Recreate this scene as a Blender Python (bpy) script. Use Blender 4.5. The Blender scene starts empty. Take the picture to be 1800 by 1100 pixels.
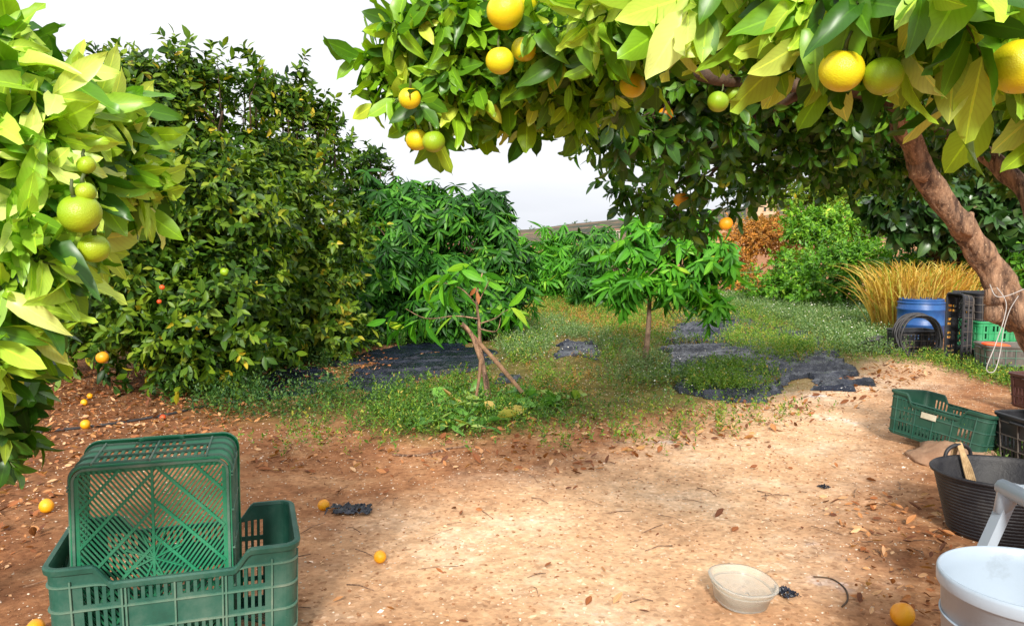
import bpy, math, random
import numpy as np
from mathutils import Vector, Matrix, Euler, noise
R = math.radians
rng = np.random.default_rng(11)
random.seed(5)
S = bpy.context.scene
col = S.collection

# ------------------------------------------------------------------ camera
FPX, CX, CY, HOR = 1412.0, 900.0, 550.0, 430.0
CAMZ = 1.05
PITCH = math.atan((CY - HOR) / FPX)
cam_d = bpy.data.cameras.new('camera'); cam = bpy.data.objects.new('camera', cam_d); col.objects.link(cam)
cam_d.sensor_width = 36; cam_d.lens = FPX / 1800 * 36; cam_d.clip_start = 0.05; cam_d.clip_end = 3000
cam.location = (0, 0, CAMZ); cam.rotation_euler = (math.pi/2 - PITCH, 0, 0)
S.camera = cam
_M = Euler((math.pi/2 - PITCH, 0, 0)).to_matrix()
def at(px, py, d):
    v = _M @ Vector(((px-CX)/FPX, (CY-py)/FPX, -1)); v *= d / v.y
    return Vector((v.x, v.y, CAMZ + v.z))
def gnd(px, py, z=0.0):
    v = _M @ Vector(((px-CX)/FPX, (CY-py)/FPX, -1)); v *= (z-CAMZ) / v.z
    return Vector((v.x, v.y, z))

# ------------------------------------------------------------------ light
SUN_EL, SUN_AZ = 30.0, 183.0        # azimuth clockwise from +Y (view direction)
w = bpy.data.worlds.new('World'); S.world = w; w.use_nodes = True
nt = w.node_tree; nt.nodes.clear()
def nd(nt, t, **k):
    n = nt.nodes.new(t)
    for a, b in k.items(): setattr(n, a, b)
    return n
out = nd(nt, 'ShaderNodeOutputWorld'); bg = nd(nt, 'ShaderNodeBackground')
sky = nd(nt, 'ShaderNodeTexSky', sky_type='NISHITA', sun_disc=False)
sky.sun_elevation = R(SUN_EL); sky.sun_rotation = R(SUN_AZ); sky.dust_density = 3.0
tc = nd(nt, 'ShaderNodeTexCoord'); mp = nd(nt, 'ShaderNodeMapping'); mp.inputs['Scale'].default_value = (1, 1, 5)
nz = nd(nt, 'ShaderNodeTexNoise'); nz.inputs['Scale'].default_value = 1.6; nz.inputs['Detail'].default_value = 6
rp = nd(nt, 'ShaderNodeMapRange'); rp.inputs['From Min'].default_value = .35; rp.inputs['From Max'].default_value = .62
rp.inputs['To Min'].default_value = .86; rp.inputs['To Max'].default_value = 1.0
mx = nd(nt, 'ShaderNodeMix', data_type='RGBA')   # bright thin cloud, greyer low down and in the thicker banks
sx = nd(nt, 'ShaderNodeSeparateXYZ'); nt.links.new(tc.outputs['Generated'], sx.inputs[0])
cr_ = nd(nt, 'ShaderNodeValToRGB'); cr_.color_ramp.elements[0].position = .0; cr_.color_ramp.elements[0].color = (.62, .645, .70, 1); cr_.color_ramp.elements[1].position = .38; cr_.color_ramp.elements[1].color = (.92, .93, .95, 1)
ad_ = nd(nt, 'ShaderNodeMath', operation='MULTIPLY_ADD'); ad_.inputs[1].default_value = .45; ad_.inputs[2].default_value = -.21; nt.links.new(nz.outputs[0], ad_.inputs[0])
ad2 = nd(nt, 'ShaderNodeMath', operation='ADD'); nt.links.new(sx.outputs[2], ad2.inputs[0]); nt.links.new(ad_.outputs[0], ad2.inputs[1]); nt.links.new(ad2.outputs[0], cr_.inputs[0])
sc_ = nd(nt, 'ShaderNodeVectorMath', operation='SCALE'); sc_.inputs[3].default_value = 10.0; nt.links.new(cr_.outputs[0], sc_.inputs[0]); nt.links.new(sc_.outputs[0], mx.inputs[7])
L = nt.links.new
L(tc.outputs['Generated'], mp.inputs[0]); L(mp.outputs[0], nz.inputs['Vector']); L(nz.outputs[0], rp.inputs[0])
L(rp.outputs[0], mx.inputs[0]); L(sky.outputs[0], mx.inputs[6]); L(mx.outputs[2], bg.inputs[0]); L(bg.outputs[0], out.inputs[0])
bg.inputs[1].default_value = 0.088
sd = bpy.data.lights.new('sun', 'SUN'); sun = bpy.data.objects.new('sun', sd); col.objects.link(sun)
sd.energy = 3.6; sd.angle = R(9); sd.color = (1, .95, .86)
dv = Vector((math.sin(R(SUN_AZ))*math.cos(R(SUN_EL)), math.cos(R(SUN_AZ))*math.cos(R(SUN_EL)), math.sin(R(SUN_EL))))
sun.rotation_euler = dv.to_track_quat('Z', 'Y').to_euler()
vs = S.view_settings; vs.view_transform = 'Standard'; vs.look = 'None'; vs.gamma = 1; vs.use_curve_mapping = False
vs.exposure = 0.6
S.cycles.max_bounces = 6; S.cycles.transparent_max_bounces = 8

# ------------------------------------------------------------------ materials
def mat(name):
    m = bpy.data.materials.new(name); m.use_nodes = True
    return m, m.node_tree, m.node_tree.nodes['Principled BSDF'], m.node_tree.nodes['Material Output']
def ramp(nt, stops):
    r = nd(nt, 'ShaderNodeValToRGB'); e = r.color_ramp.elements
    while len(e) < len(stops): e.new(.5)
    for i, (p, c) in enumerate(stops): e[i].position = p; e[i].color = (*c, 1)
    return r
def noise_n(nt, scale, detail=4, rough=.55, coord='Object'):
    t = nd(nt, 'ShaderNodeTexCoord'); n = nd(nt, 'ShaderNodeTexNoise')
    n.inputs['Scale'].default_value = scale; n.inputs['Detail'].default_value = detail; n.inputs['Roughness'].default_value = rough
    nt.links.new(t.outputs[coord], n.inputs['Vector']); return n
def plain(name, a, b=None, rough=.5, scale=12, bump=0, bscale=60, metal=0, lo=.35, hi=.7, coord='Object', spec=None):
    m, t, p, o = mat(name); b = b or tuple(x*.7 for x in a)
    n = noise_n(t, scale, 6, .65, coord); r = ramp(t, [(lo, b), (hi, a)])
    t.links.new(n.outputs[0], r.inputs[0]); t.links.new(r.outputs[0], p.inputs['Base Color'])
    p.inputs['Roughness'].default_value = rough; p.inputs['Metallic'].default_value = metal
    if spec is not None: p.inputs['Specular IOR Level'].default_value = spec
    if bump:
        n2 = noise_n(t, bscale, 5, .6, coord); bp = nd(t, 'ShaderNodeBump'); bp.inputs['Strength'].default_value = bump
        bp.inputs['Distance'].default_value = .01
        t.links.new(n2.outputs[0], bp.inputs['Height']); t.links.new(bp.outputs[0], p.inputs['Normal'])
    return m
def leafmat(name, stops, rough=.4, trans=.25, rib=(1.5, 1.45, 1.2), tcol=(1.2, 1.3, .35), back=.5, spec=.5):
    """stops: colours of single leaves from the darkest to the youngest / yellowing ones"""
    m, t, p, o = mat(name)
    a = nd(t, 'ShaderNodeAttribute', attribute_name='lf'); sp = nd(t, 'ShaderNodeSeparateColor')
    t.links.new(a.outputs['Color'], sp.inputs[0])
    r = ramp(t, stops); t.links.new(sp.outputs[0], r.inputs[0])
    # mottling over one leaf
    n = noise_n(t, 28, 3); mr = nd(t, 'ShaderNodeMapRange'); mr.inputs['To Min'].default_value = .8; mr.inputs['To Max'].default_value = 1.2
    t.links.new(n.outputs[0], mr.inputs[0])
    mu = nd(t, 'ShaderNodeMix', data_type='RGBA', blend_type='MULTIPLY'); mu.inputs[0].default_value = 1
    t.links.new(r.outputs[0], mu.inputs[6]); t.links.new(mr.outputs[0], mu.inputs[7])
    # side veins
    mm = lambda op, a_, b_=None: (lambda n_: (t.links.new(a_, n_.inputs[0]) if hasattr(a_, 'links') else setattr(n_.inputs[0], 'default_value', a_), (t.links.new(b_, n_.inputs[1]) if hasattr(b_, 'links') else setattr(n_.inputs[1], 'default_value', b_)) if b_ is not None else None, n_.outputs[0])[2])(nd(t, 'ShaderNodeMath', operation=op))
    ay = mm('ABSOLUTE', mm('SUBTRACT', sp.outputs[2], .5)); ph = mm('SUBTRACT', mm('MULTIPLY', sp.outputs[1], 36.0), mm('MULTIPLY', ay, 20.0))
    vv = mm('POWER', mm('ABSOLUTE', mm('SINE', ph)), 7.0); vf = mm('ADD', mm('MULTIPLY', vv, -.07), mm('ADD', 1.02, 0.0))
    mv = nd(t, 'ShaderNodeMix', data_type='RGBA', blend_type='MULTIPLY'); mv.inputs[0].default_value = 1; t.links.new(mu.outputs[2], mv.inputs[6]); t.links.new(vf, mv.inputs[7]); mu = mv
    # midrib
    s1 = nd(t, 'ShaderNodeMath', operation='SUBTRACT'); s1.inputs[1].default_value = .5
    s2 = nd(t, 'ShaderNodeMath', operation='ABSOLUTE'); s3 = nd(t, 'ShaderNodeMath', operation='LESS_THAN'); s3.inputs[1].default_value = .035
    t.links.new(sp.outputs[2], s1.inputs[0]); t.links.new(s1.outputs[0], s2.inputs[0]); t.links.new(s2.outputs[0], s3.inputs[0])
    mr2 = nd(t, 'ShaderNodeMix', data_type='RGBA', blend_type='MULTIPLY'); mr2.inputs[7].default_value = (*rib, 1)
    t.links.new(s3.outputs[0], mr2.inputs[0]); t.links.new(mu.outputs[2], mr2.inputs[6])
    # paler underside
    g = nd(t, 'ShaderNodeNewGeometry'); bk = nd(t, 'ShaderNodeMath', operation='MULTIPLY'); bk.inputs[1].default_value = back
    t.links.new(g.outputs['Backfacing'], bk.inputs[0])
    pb = nd(t, 'ShaderNodeMix', data_type='RGBA', blend_type='MULTIPLY'); pb.inputs[7].default_value = (1.5, 1.35, 1.9, 1)
    t.links.new(bk.outputs[0], pb.inputs[0]); t.links.new(mr2.outputs[2], pb.inputs[6])
    t.links.new(pb.outputs[2], p.inputs['Base Color'])
    p.inputs['Roughness'].default_value = rough; p.inputs['Specular IOR Level'].default_value = spec
    tr = nd(t, 'ShaderNodeBsdfTranslucent'); tm = nd(t, 'ShaderNodeMix', data_type='RGBA', blend_type='MULTIPLY'); tm.inputs[0].default_value = 1
    tm.inputs[7].default_value = (*tcol, 1); t.links.new(mr2.outputs[2], tm.inputs[6]); t.links.new(tm.outputs[2], tr.inputs[0])
    ms = nd(t, 'ShaderNodeMixShader'); ms.inputs[0].default_value = trans
    t.links.new(p.outputs[0], ms.inputs[1]); t.links.new(tr.outputs[0], ms.inputs[2]); t.links.new(ms.outputs[0], o.inputs[0])
    return m
M = {}
M['leaf_near'] = leafmat('flash_lit_orange_leaf', [(0, (.04, .12, .010)), (.3, (.10, .26, .012)), (.6, (.24, .46, .018)), (.85, (.40, .62, .04)), (1, (.52, .64, .06))], .36, .3, back=.35)  # flash brightness on the near foliage is put into the leaf colour
M['leaf_pale'] = leafmat('overexposed_orange_leaf', [(0, (.035, .12, .010)), (.25, (.14, .34, .016)), (.6, (.40, .62, .05)), (.85, (.55, .74, .10)), (1, (.64, .76, .2))], .36, .3, back=.35)  # same leaf, paler still: flash overexposure painted into the colour
M['leaf_shade'] = leafmat('shaded_orange_leaf', [(0, (.014, .055, .004)), (.5, (.045, .14, .008)), (.85, (.12, .27, .012)), (1, (.18, .27, .015))], .38, .28)  # same leaf, darker: shade inside the canopy painted into the colour
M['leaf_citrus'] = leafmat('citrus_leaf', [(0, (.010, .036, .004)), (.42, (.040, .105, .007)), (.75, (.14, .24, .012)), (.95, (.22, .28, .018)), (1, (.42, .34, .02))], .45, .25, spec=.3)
M['leaf_mango'] = leafmat('mango_leaf', [(0, (.008, .040, .005)), (.45, (.024, .115, .009)), (.8, (.085, .28, .018)), (1, (.22, .42, .03))], .45, .28, spec=.3)
M['leaf_young'] = leafmat('young_mango_leaf', [(0, (.03, .14, .010)), (.5, (.07, .28, .014)), (.88, (.17, .45, .02)), (1, (.36, .5, .03))], .45, .3, spec=.3)
M['leaf_shrub'] = leafmat('shrub_leaf', [(0, (.03, .11, .006)), (.5, (.09, .26, .010)), (.9, (.22, .42, .018)), (1, (.36, .44, .03))], .5, .25)
M['leaf_rust'] = leafmat('rusty_shrub_leaf', [(0, (.16, .09, .014)), (.5, (.38, .17, .020)), (.8, (.50, .22, .025)), (1, (.2, .24, .02))], .6, .25)
M['leaf_loquat'] = leafmat('loquat_leaf', [(0, (.012, .045, .008)), (.5, (.03, .085, .014)), (.9, (.07, .14, .03)), (1, (.2, .2, .08))], .33, .15)
M['weed'] = leafmat('weed_leaf', [(0, (.035, .11, .010)), (.5, (.10, .22, .013)), (.8, (.20, .31, .022)), (1, (.40, .32, .05))], .6, .3)
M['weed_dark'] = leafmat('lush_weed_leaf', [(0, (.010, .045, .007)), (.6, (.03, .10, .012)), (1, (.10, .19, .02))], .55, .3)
M['weed_grey'] = leafmat('grey_weed_leaf', [(0, (.05, .12, .03)), (.6, (.12, .22, .055)), (1, (.26, .34, .12))], .6, .3)
M['weed_dry'] = leafmat('dry_weed_leaf', [(0, (.20, .10, .02)), (.5, (.34, .18, .03)), (1, (.40, .30, .06))], .7, .25)
M['reed'] = leafmat('reed_leaf', [(0, (.36, .17, .03)), (.45, (.55, .34, .05)), (.75, (.68, .54, .13)), (1, (.34, .48, .06))], .5, .3)
M['litter'] = leafmat('dead_leaf', [(0, (.10, .035, .012)), (.4, (.26, .09, .02)), (.75, (.42, .20, .06)), (1, (.55, .36, .16))], .7, .15)
M['litter_green'] = leafmat('cut_leaf', [(0, (.04, .14, .02)), (.6, (.12, .30, .03)), (.85, (.3, .42, .08)), (1, (.5, .3, .08))], .5, .25)
M['straw'] = leafmat('straw_bit', [(0, (.34, .17, .06)), (.5, (.60, .40, .18)), (1, (.85, .74, .52))], .7, .1)
M['petal'] = leafmat('tiny_white_flower', [(0, (.6, .6, .4)), (1, (.85, .85, .72))], .6, .2)
M['bark'] = plain('bark', (.40, .235, .14), (.075, .040, .026), .85, 26, 1.0, 75, lo=.38, hi=.62)
for _nn in [q_ for q_ in M['bark'].node_tree.nodes if q_.type == 'TEX_NOISE']:
    _m = nd(M['bark'].node_tree, 'ShaderNodeMapping'); _m.inputs['Rotation'].default_value = (0, R(32), 0); _m.inputs['Scale'].default_value = (1.2, 1.2, .32)
    _l = _nn.inputs['Vector'].links[0]; M['bark'].node_tree.links.new(_l.from_socket, _m.inputs[0]); M['bark'].node_tree.links.new(_m.outputs[0], _nn.inputs['Vector'])
_t = M['bark'].node_tree; _n = noise_n(_t, 90, 4, .7); _r = ramp(_t, [(.60, (0, 0, 0)), (.68, (1, 1, 1))]); _t.links.new(_n.outputs[0], _r.inputs[0])
_x = nd(_t, 'ShaderNodeMix', data_type='RGBA'); _x.inputs[7].default_value = (.62, .42, .26, 1); _p = _t.nodes['Principled BSDF']; _src = _p.inputs['Base Color'].links[0].from_socket
_t.links.new(_r.outputs[0], _x.inputs[0]); _t.links.new(_src, _x.inputs[6]); _t.links.new(_x.outputs[2], _p.inputs['Base Color'])
M['bark_dark'] = plain('dark_bark', (.13, .08, .045), (.04, .025, .016), .9, 20, .6, 50)
M['bark_grey'] = plain('grey_bark', (.30, .20, .13), (.12, .07, .045), .9, 20, .6, 60)
M['stem'] = plain('green_stem', (.10, .15, .03), (.06, .08, .02), .6, 20)

def fruitmat(name, a, b):
    m, t, p, o = mat(name)
    n = noise_n(t, 9, 3); r = ramp(t, [(.35, a), (.65, b)]); t.links.new(n.outputs[0], r.inputs[0]); t.links.new(r.outputs[0], p.inputs['Base Color'])
    v = nd(t, 'ShaderNodeTexVoronoi'); v.inputs['Scale'].default_value = 650; tcx = nd(t, 'ShaderNodeTexCoord'); t.links.new(tcx.outputs['Object'], v.inputs['Vector'])
    bp = nd(t, 'ShaderNodeBump'); bp.inputs['Strength'].default_value = .4; bp.inputs['Distance'].default_value = .001
    t.links.new(v.outputs[0], bp.inputs['Height']); t.links.new(bp.outputs[0], p.inputs['Normal'])
    p.inputs['Roughness'].default_value = .38
    p.inputs['Subsurface Weight'].default_value = 0.0
    return m
M['orange'] = fruitmat('ripe_orange_peel', (.80, .27, .008), (.86, .42, .01))
M['yellow'] = fruitmat('turning_orange_peel', (.84, .56, .010), (.68, .64, .014))
M['green'] = fruitmat('green_orange_peel', (.22, .40, .012), (.38, .48, .016))
M['red'] = fruitmat('red_fruit_skin', (.7, .05, .012), (.75, .12, .015))

# ------------------------------------------------------------------ mesh helpers
def link(name, me, m, parent=None):
    o = bpy.data.objects.new(name, me); col.objects.link(o)
    if m is not None: me.materials.append(m)
    if parent is not None: o.parent = parent
    return o
def tag(o, label, cat, group=None, kind=None):
    o['label'] = label; o['category'] = cat
    if group: o['group'] = group
    if kind: o['kind'] = kind
    return o
def empty(name, loc, label, cat, group=None, rot=(0, 0, 0)):
    o = bpy.data.objects.new(name, None); col.objects.link(o); o.location = loc; o.rotation_euler = rot; o.empty_display_size = .1
    return tag(o, label, cat, group)
def localise(o, root):
    """keep a mesh built in world coordinates under a root that has a location only"""
    o.matrix_parent_inverse = Matrix.Translation(root.location).inverted()
class MB:
    def __init__(s): s.v = []; s.f = []; s.sm = []
    def add(s, vs, fs, smooth=False):
        k = len(s.v); s.v += [tuple(x) for x in vs]; s.f += [tuple(i+k for i in f) for f in fs]; s.sm += [smooth]*len(fs)
    def box(s, c, d, rot=None):
        x, y, z = d[0]/2, d[1]/2, d[2]/2
        vs = [Vector((a*x, b*y, e*z)) for a in (-1, 1) for b in (-1, 1) for e in (-1, 1)]
        if rot is not None: vs = [rot @ q for q in vs]
        c = Vector(c); s.add([c+q for q in vs], [(0,1,3,2),(4,6,7,5),(0,4,5,1),(2,3,7,6),(0,2,6,4),(1,5,7,3)])
    def bar(s, a, b, w, h, up=(0, 0, 1)):
        a, b = Vector(a), Vector(b); d = b-a
        if d.length < 1e-6: return
        x = d.normalized(); u = Vector(up); y = u.cross(x)
        if y.length < 1e-4: y = Vector((0, 1, 0)).cross(x)
        y.normalize(); z = x.cross(y)
        s.box((a+b)/2, (d.length, w, h), Matrix((x, y, z)).transposed())
    def tube(s, pts, rad, n=8, lump=0, seed=0, cap=True):
        pts = [Vector(p) for p in pts]; m = len(pts)
        if not hasattr(rad, '__len__'): rad = [rad]*m
        T = [(pts[min(i+1, m-1)]-pts[max(i-1, 0)]).normalized() for i in range(m)]
        u = Vector((0, 0, 1)) if abs(T[0].z) < .9 else Vector((1, 0, 0))
        u = (u - T[0]*u.dot(T[0])).normalized(); vs = []
        for i in range(m):
            u = (u - T[i]*u.dot(T[i])).normalized(); w_ = T[i].cross(u)
            for k in range(n):
                a = 2*math.pi*k/n; r = rad[i]
                d = u*math.cos(a)+w_*math.sin(a)
                if lump: r *= 1 + lump*noise.noise((pts[i]+d*rad[i])*9 + Vector((seed, 0, 0))) + lump*.8*noise.noise((pts[i]*5+d*1.2)+Vector((0, seed, 3)))
                if lump > .3: r *= 1+.035*math.sin(k*2.4+i*.45+2*math.sin(i*.6))+.03*math.sin(k*4.1+i*1.3)
                vs.append(pts[i]+d*r)
        fs = [(i*n+k, i*n+(k+1) % n, (i+1)*n+(k+1) % n, (i+1)*n+k) for i in range(m-1) for k in range(n)]
        if cap: fs += [tuple(range(n-1, -1, -1)), tuple((m-1)*n+k for k in range(n))]
        s.add(vs, fs, True)
    def lathe(s, prof, n=48, c=(0, 0, 0), closed=False, wob=None):
        vs = []
        for (r, z) in prof:
            for k in range(n):
                a = 2*math.pi*k/n; q = r if wob is None else r*wob(a)
                vs.append((c[0]+q*math.cos(a), c[1]+q*math.sin(a), c[2]+z))
        m = len(prof); rr = range(m) if closed else range(m-1)
        s.add(vs, [(i*n+k, i*n+(k+1) % n, ((i+1) % m)*n+(k+1) % n, ((i+1) % m)*n+k) for i in rr for k in range(n)], True)
    def mesh(s, name):
        me = bpy.data.meshes.new(name); me.from_pydata(s.v, [], s.f); me.polygons.foreach_set('use_smooth', s.sm); me.update(); return me
    def build(s, name, m, parent=None): return link(name, s.mesh(name), m, parent)
def smooth_path(pts, k=6):
    pts = [Vector(p) for p in pts]; o = []
    for i in range(len(pts)-1):
        p0, p1, p2, p3 = pts[max(i-1, 0)], pts[i], pts[i+1], pts[min(i+2, len(pts)-1)]
        for j in range(k):
            t = j/k; o.append(.5*((2*p1)+(p2-p0)*t+(2*p0-5*p1+4*p2-p3)*t*t+(3*p1-p0-3*p2+p3)*t**3))
    o.append(pts[-1]); return o
def lerp_list(v, n):
    return list(np.interp(np.linspace(0, 1, n), np.linspace(0, 1, len(v)), v))

# ------------------------------------------------------------------ leaves
def leaf_template(kind):
    """returns verts (t along, y across -1..1, z), faces; length 1, half width given by profile"""
    if kind == 'fine' or kind == 'fine2' or kind == 'fine3':
        ts = [.10, .26, .45, .64, .80, .92]; pr = [.10, .20, .245, .225, .155, .07]
        curl = {'fine': -.22, 'fine2': -.45, 'fine3': .08}[kind]; fold = {'fine': .35, 'fine2': .55, 'fine3': .2}[kind]
    elif kind == 'long' or kind == 'long2':
        ts = [.12, .38, .65, .88]; pr = [.06, .105, .10, .045]; curl = -.5 if kind == 'long' else -.2; fold = .4
    elif kind == 'mid':
        ts = [.2, .5, .8]; pr = [.15, .23, .14]; curl = -.25; fold = .3
    elif kind == 'blade':
        ts = [.35, .7]; pr = [.03, .025]; curl = -.5; fold = 0
    elif kind == 'tiny':
        ts = [.45]; pr = [.22]; curl = -.1; fold = .2
    elif kind == 'litter':
        ts = [.2, .5, .8]; pr = [.15, .24, .15]; curl = .25; fold = .5
    V = [(0, 0, 0)]; 
    for t, p in zip(ts, pr):
        z = curl*t*t; wv_ = .05*math.sin(t*15)*(p > .04) if kind[:4] == 'fine' else 0; V += [(t, p, z+fold*p+wv_), (t, 0, z), (t, -p, z+fold*p*.8-wv_)]
    V.append((1, 0, curl)); n = len(ts); F = [(0, 2, 1), (0, 3, 2)]
    for i in range(n-1):
        a = 1+3*i; F += [(a, a+1, a+4, a+3), (a+1, a+2, a+5, a+4)]
    a = 1+3*(n-1); F += [(a, a+1, 3*n+1), (a+1, a+2, 3*n+1)]
    F = [f[::-1] for f in F]
    return np.array(V, float), F, np.array([0]+[x for t in ts for x in (t, t, t)]+[1.]), np.array([.5]+[1, .5, 0]*n+[.5])
def nrm(a): return a/np.maximum(np.linalg.norm(a, axis=1, keepdims=True), 1e-9)
def leaves(name, P, X, N, Sz, kinds, m, parent=None, var=None, wid=1.0):
    P = np.asarray(P); n = len(P); X = nrm(X); N = N - X*np.sum(N*X, 1, keepdims=True); N = nrm(N); Y = np.cross(N, X)
    if var is None: var = rng.random(n)
    pick = rng.integers(0, len(kinds), n); VV = []; LI = []; LT = []; AT = []; base = 0
    for ki, kd in enumerate(kinds):
        ix = np.where(pick == ki)[0]
        if len(ix) == 0: continue
        V, F, tt, yy = leaf_template(kd); k = len(V)
        s = (Sz[ix]*rng.uniform(.72, 1.18, len(ix)))[:, None, None]; wv = (wid*rng.uniform(.85, 1.15, len(ix)))[:, None, None]
        A = P[ix][:, None, :] + s*(V[None, :, 0:1]*X[ix][:, None, :] + wv*V[None, :, 1:2]*Y[ix][:, None, :] + (V[None, :, 2:3]*rng.uniform(.2, 1.9, len(ix))[:, None, None])*N[ix][:, None, :])
        VV.append(A.reshape(-1, 3))
        fl = np.array([i for f in F for i in f]); ft = np.array([len(f) for f in F])
        LI.append((fl[None, :] + (base + np.arange(len(ix))*k)[:, None]).ravel()); LT.append(np.tile(ft, len(ix)))
        c = np.zeros((len(ix), k, 4)); c[:, :, 0] = var[ix][:, None]; c[:, :, 1] = tt; c[:, :, 2] = yy; c[:, :, 3] = 1
        AT.append(c.reshape(-1, 4)); base += len(ix)*k
    VV = np.concatenate(VV); LI = np.concatenate(LI); LT = np.concatenate(LT); AT = np.concatenate(AT)
    me = bpy.data.meshes.new(name); me.vertices.add(len(VV)); me.vertices.foreach_set('co', VV.astype(np.float32).ravel())
    me.loops.add(len(LI)); me.loops.foreach_set('vertex_index', LI.astype(np.int32))
    me.polygons.add(len(LT)); me.polygons.foreach_set('loop_start', np.concatenate([[0], np.cumsum(LT)[:-1]]).astype(np.int32))
    me.polygons.foreach_set('loop_total', LT.astype(np.int32)); me.polygons.foreach_set('use_smooth', np.ones(len(LT), bool))
    me.update(calc_edges=True); at_ = me.attributes.new('lf', 'FLOAT_COLOR', 'POINT'); at_.data.foreach_set('color', AT.astype(np.float32).ravel())
    return link(name, me, m, parent)
def sph(n):
    return nrm(rng.normal(size=(n, 3)))
SP = {  'near': dict(ll=(.055, .095), n=9, L=(.03, .09), a=(85, 35), droop=.35, up=.25, rn=.4),
    'inner': dict(ll=(.05, .085), n=10, L=(.06, .14), a=(75, 30), droop=.35, up=.25, rn=.5),
  # species: leaf length, leaves per spray, spray length, splay at base / tip, droop
    'citrus': dict(ll=(.06, .105), n=10, L=(.10, .22), a=(70, 28), droop=.30, up=.30, rn=.45),
    'mango':  dict(ll=(.13, .22), n=12, L=(.06, .14), a=(90, 35), droop=.85, up=.35, rn=.3),
    'loquat': dict(ll=(.15, .26), n=11, L=(.08, .14), a=(88, 25), droop=.2, up=.5, rn=.3),
    'shrub':  dict(ll=(.06, .11), n=10, L=(.12, .28), a=(60, 25), droop=.15, up=.6, rn=.5),
}
def sprays(O, D, sp, scale=1.0, outn=None, lw=None):
    """leaves along short shoots: O origins, D directions -> P, X, N, size, twig tips"""
    n = sp['n']; m = len(O); t = (np.arange(n)+1.2)/(n+.4)
    t = t[None, :]*np.ones((m, 1)); Ls = rng.uniform(*sp['L'], m)*scale
    D = nrm(D); a0 = rng.random(m)*6.28
    U = np.cross(D, np.array([0, 0, 1.])+rng.normal(size=(m, 3))*.1); U = nrm(U); W = np.cross(D, U)
    P = O[:, None, :] + D[:, None, :]*(Ls[:, None]*t)[..., None]; P[..., 2] -= (sp['droop']*Ls[:, None]*t*t*.5)
    az = a0[:, None] + np.arange(n)[None, :]*2.4
    ang = np.radians(sp['a'][0] + (sp['a'][1]-sp['a'][0])*t + rng.normal(size=t.shape)*12)
    Rr = np.cos(az)[..., None]*U[:, None, :] + np.sin(az)[..., None]*W[:, None, :]
    X = np.cos(ang)[..., None]*D[:, None, :] + np.sin(ang)[..., None]*Rr; X[..., 2] -= sp['droop']
    N = D[:, None, :]*.8 - Rr*.25 + rng.normal(size=X.shape)*sp['rn']; N[..., 2] += sp['up']
    if outn is not None: N = N + outn[:, None, :]*.3
    sz = rng.uniform(*sp['ll'], t.shape)*scale*(1.0 - .35*np.clip(t-.75, 0, 1)*2)
    return P.reshape(-1, 3), X.reshape(-1, 3), N.reshape(-1, 3), sz.ravel(), O + D*Ls[:, None]
def clump_origins(clumps, dens, inner=.55, sub=7, subr=.48, rough=True):
    """clumps: (centre, rx, ry, rz). Leaf shoots start on the skins of smaller lobes, so the outline stays uneven"""
    O = []; D = []; G = []
    for c, rx, ry, rz in clumps:
        c = np.array(c); r = np.array([rx, ry, rz])
        cs = sph(sub)*rng.uniform(.35, .72, (sub, 1)); rr = rng.uniform(subr*.7, subr*1.25, sub)
        area = 4*math.pi*((rx*ry+ry*rz+rx*rz)/3)
        for k in range(sub):
            m = max(2, int(area*rr[k]**2*dens)); s = sph(m); q = cs[k][None, :] + s*rr[k]*rng.uniform(inner, 1.0, (m, 1))
            O.append(c + q*r); D.append(s*.8 + q*.7); G.append(q)
    O = np.concatenate(O); D = np.concatenate(D); G = nrm(np.concatenate(G))
    far = (rng.random(len(O)) < .07)[:, None]; cc = np.concatenate([np.repeat(np.array(c)[None], 1, 0) for c, *_ in clumps]).mean(0)
    O = O + far*G*np.array([.16, .16, .22])*min(1.0, np.mean([c_[1] for c_ in clumps])*2)
    D[:, 2] += .25; D += rng.normal(size=D.shape)*.25
    return O, D, G
def CL(px, py, d, rxp, ryp, dr=1.0):
    return (at(px, py, d), rxp/FPX*d, rxp/FPX*d*dr, ryp/FPX*d)
def limbs(mb, base, top, clumps, r0, n=8, rmin=.012, wig=.12, seed=0, share=1.0):
    rnd = random.Random(seed); top = Vector(top)
    for c, rx, ry, rz in clumps:
        if rnd.random() > share: continue
        c = Vector(c); mid = top.lerp(c, .5) + Vector((rnd.uniform(-wig, wig), rnd.uniform(-wig, wig), rnd.uniform(0, wig)))
        pth = smooth_path([top, mid, c], 5); mb.tube(pth, lerp_list([r0*.6, r0*.35, rmin], len(pth)), n, .1, seed)
        for j in range(4):
            e = c + Vector((rnd.uniform(-1, 1)*rx, rnd.uniform(-1, 1)*ry, rnd.uniform(-.6, 1)*rz))*.75
            s = mid.lerp(c, rnd.uniform(.3, 1)); pth = smooth_path([s, s.lerp(e, .5)+Vector((0, 0, .03)), e], 3)
            mb.tube(pth, lerp_list([rmin*1.1, rmin*.35], len(pth)), 5)
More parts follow.
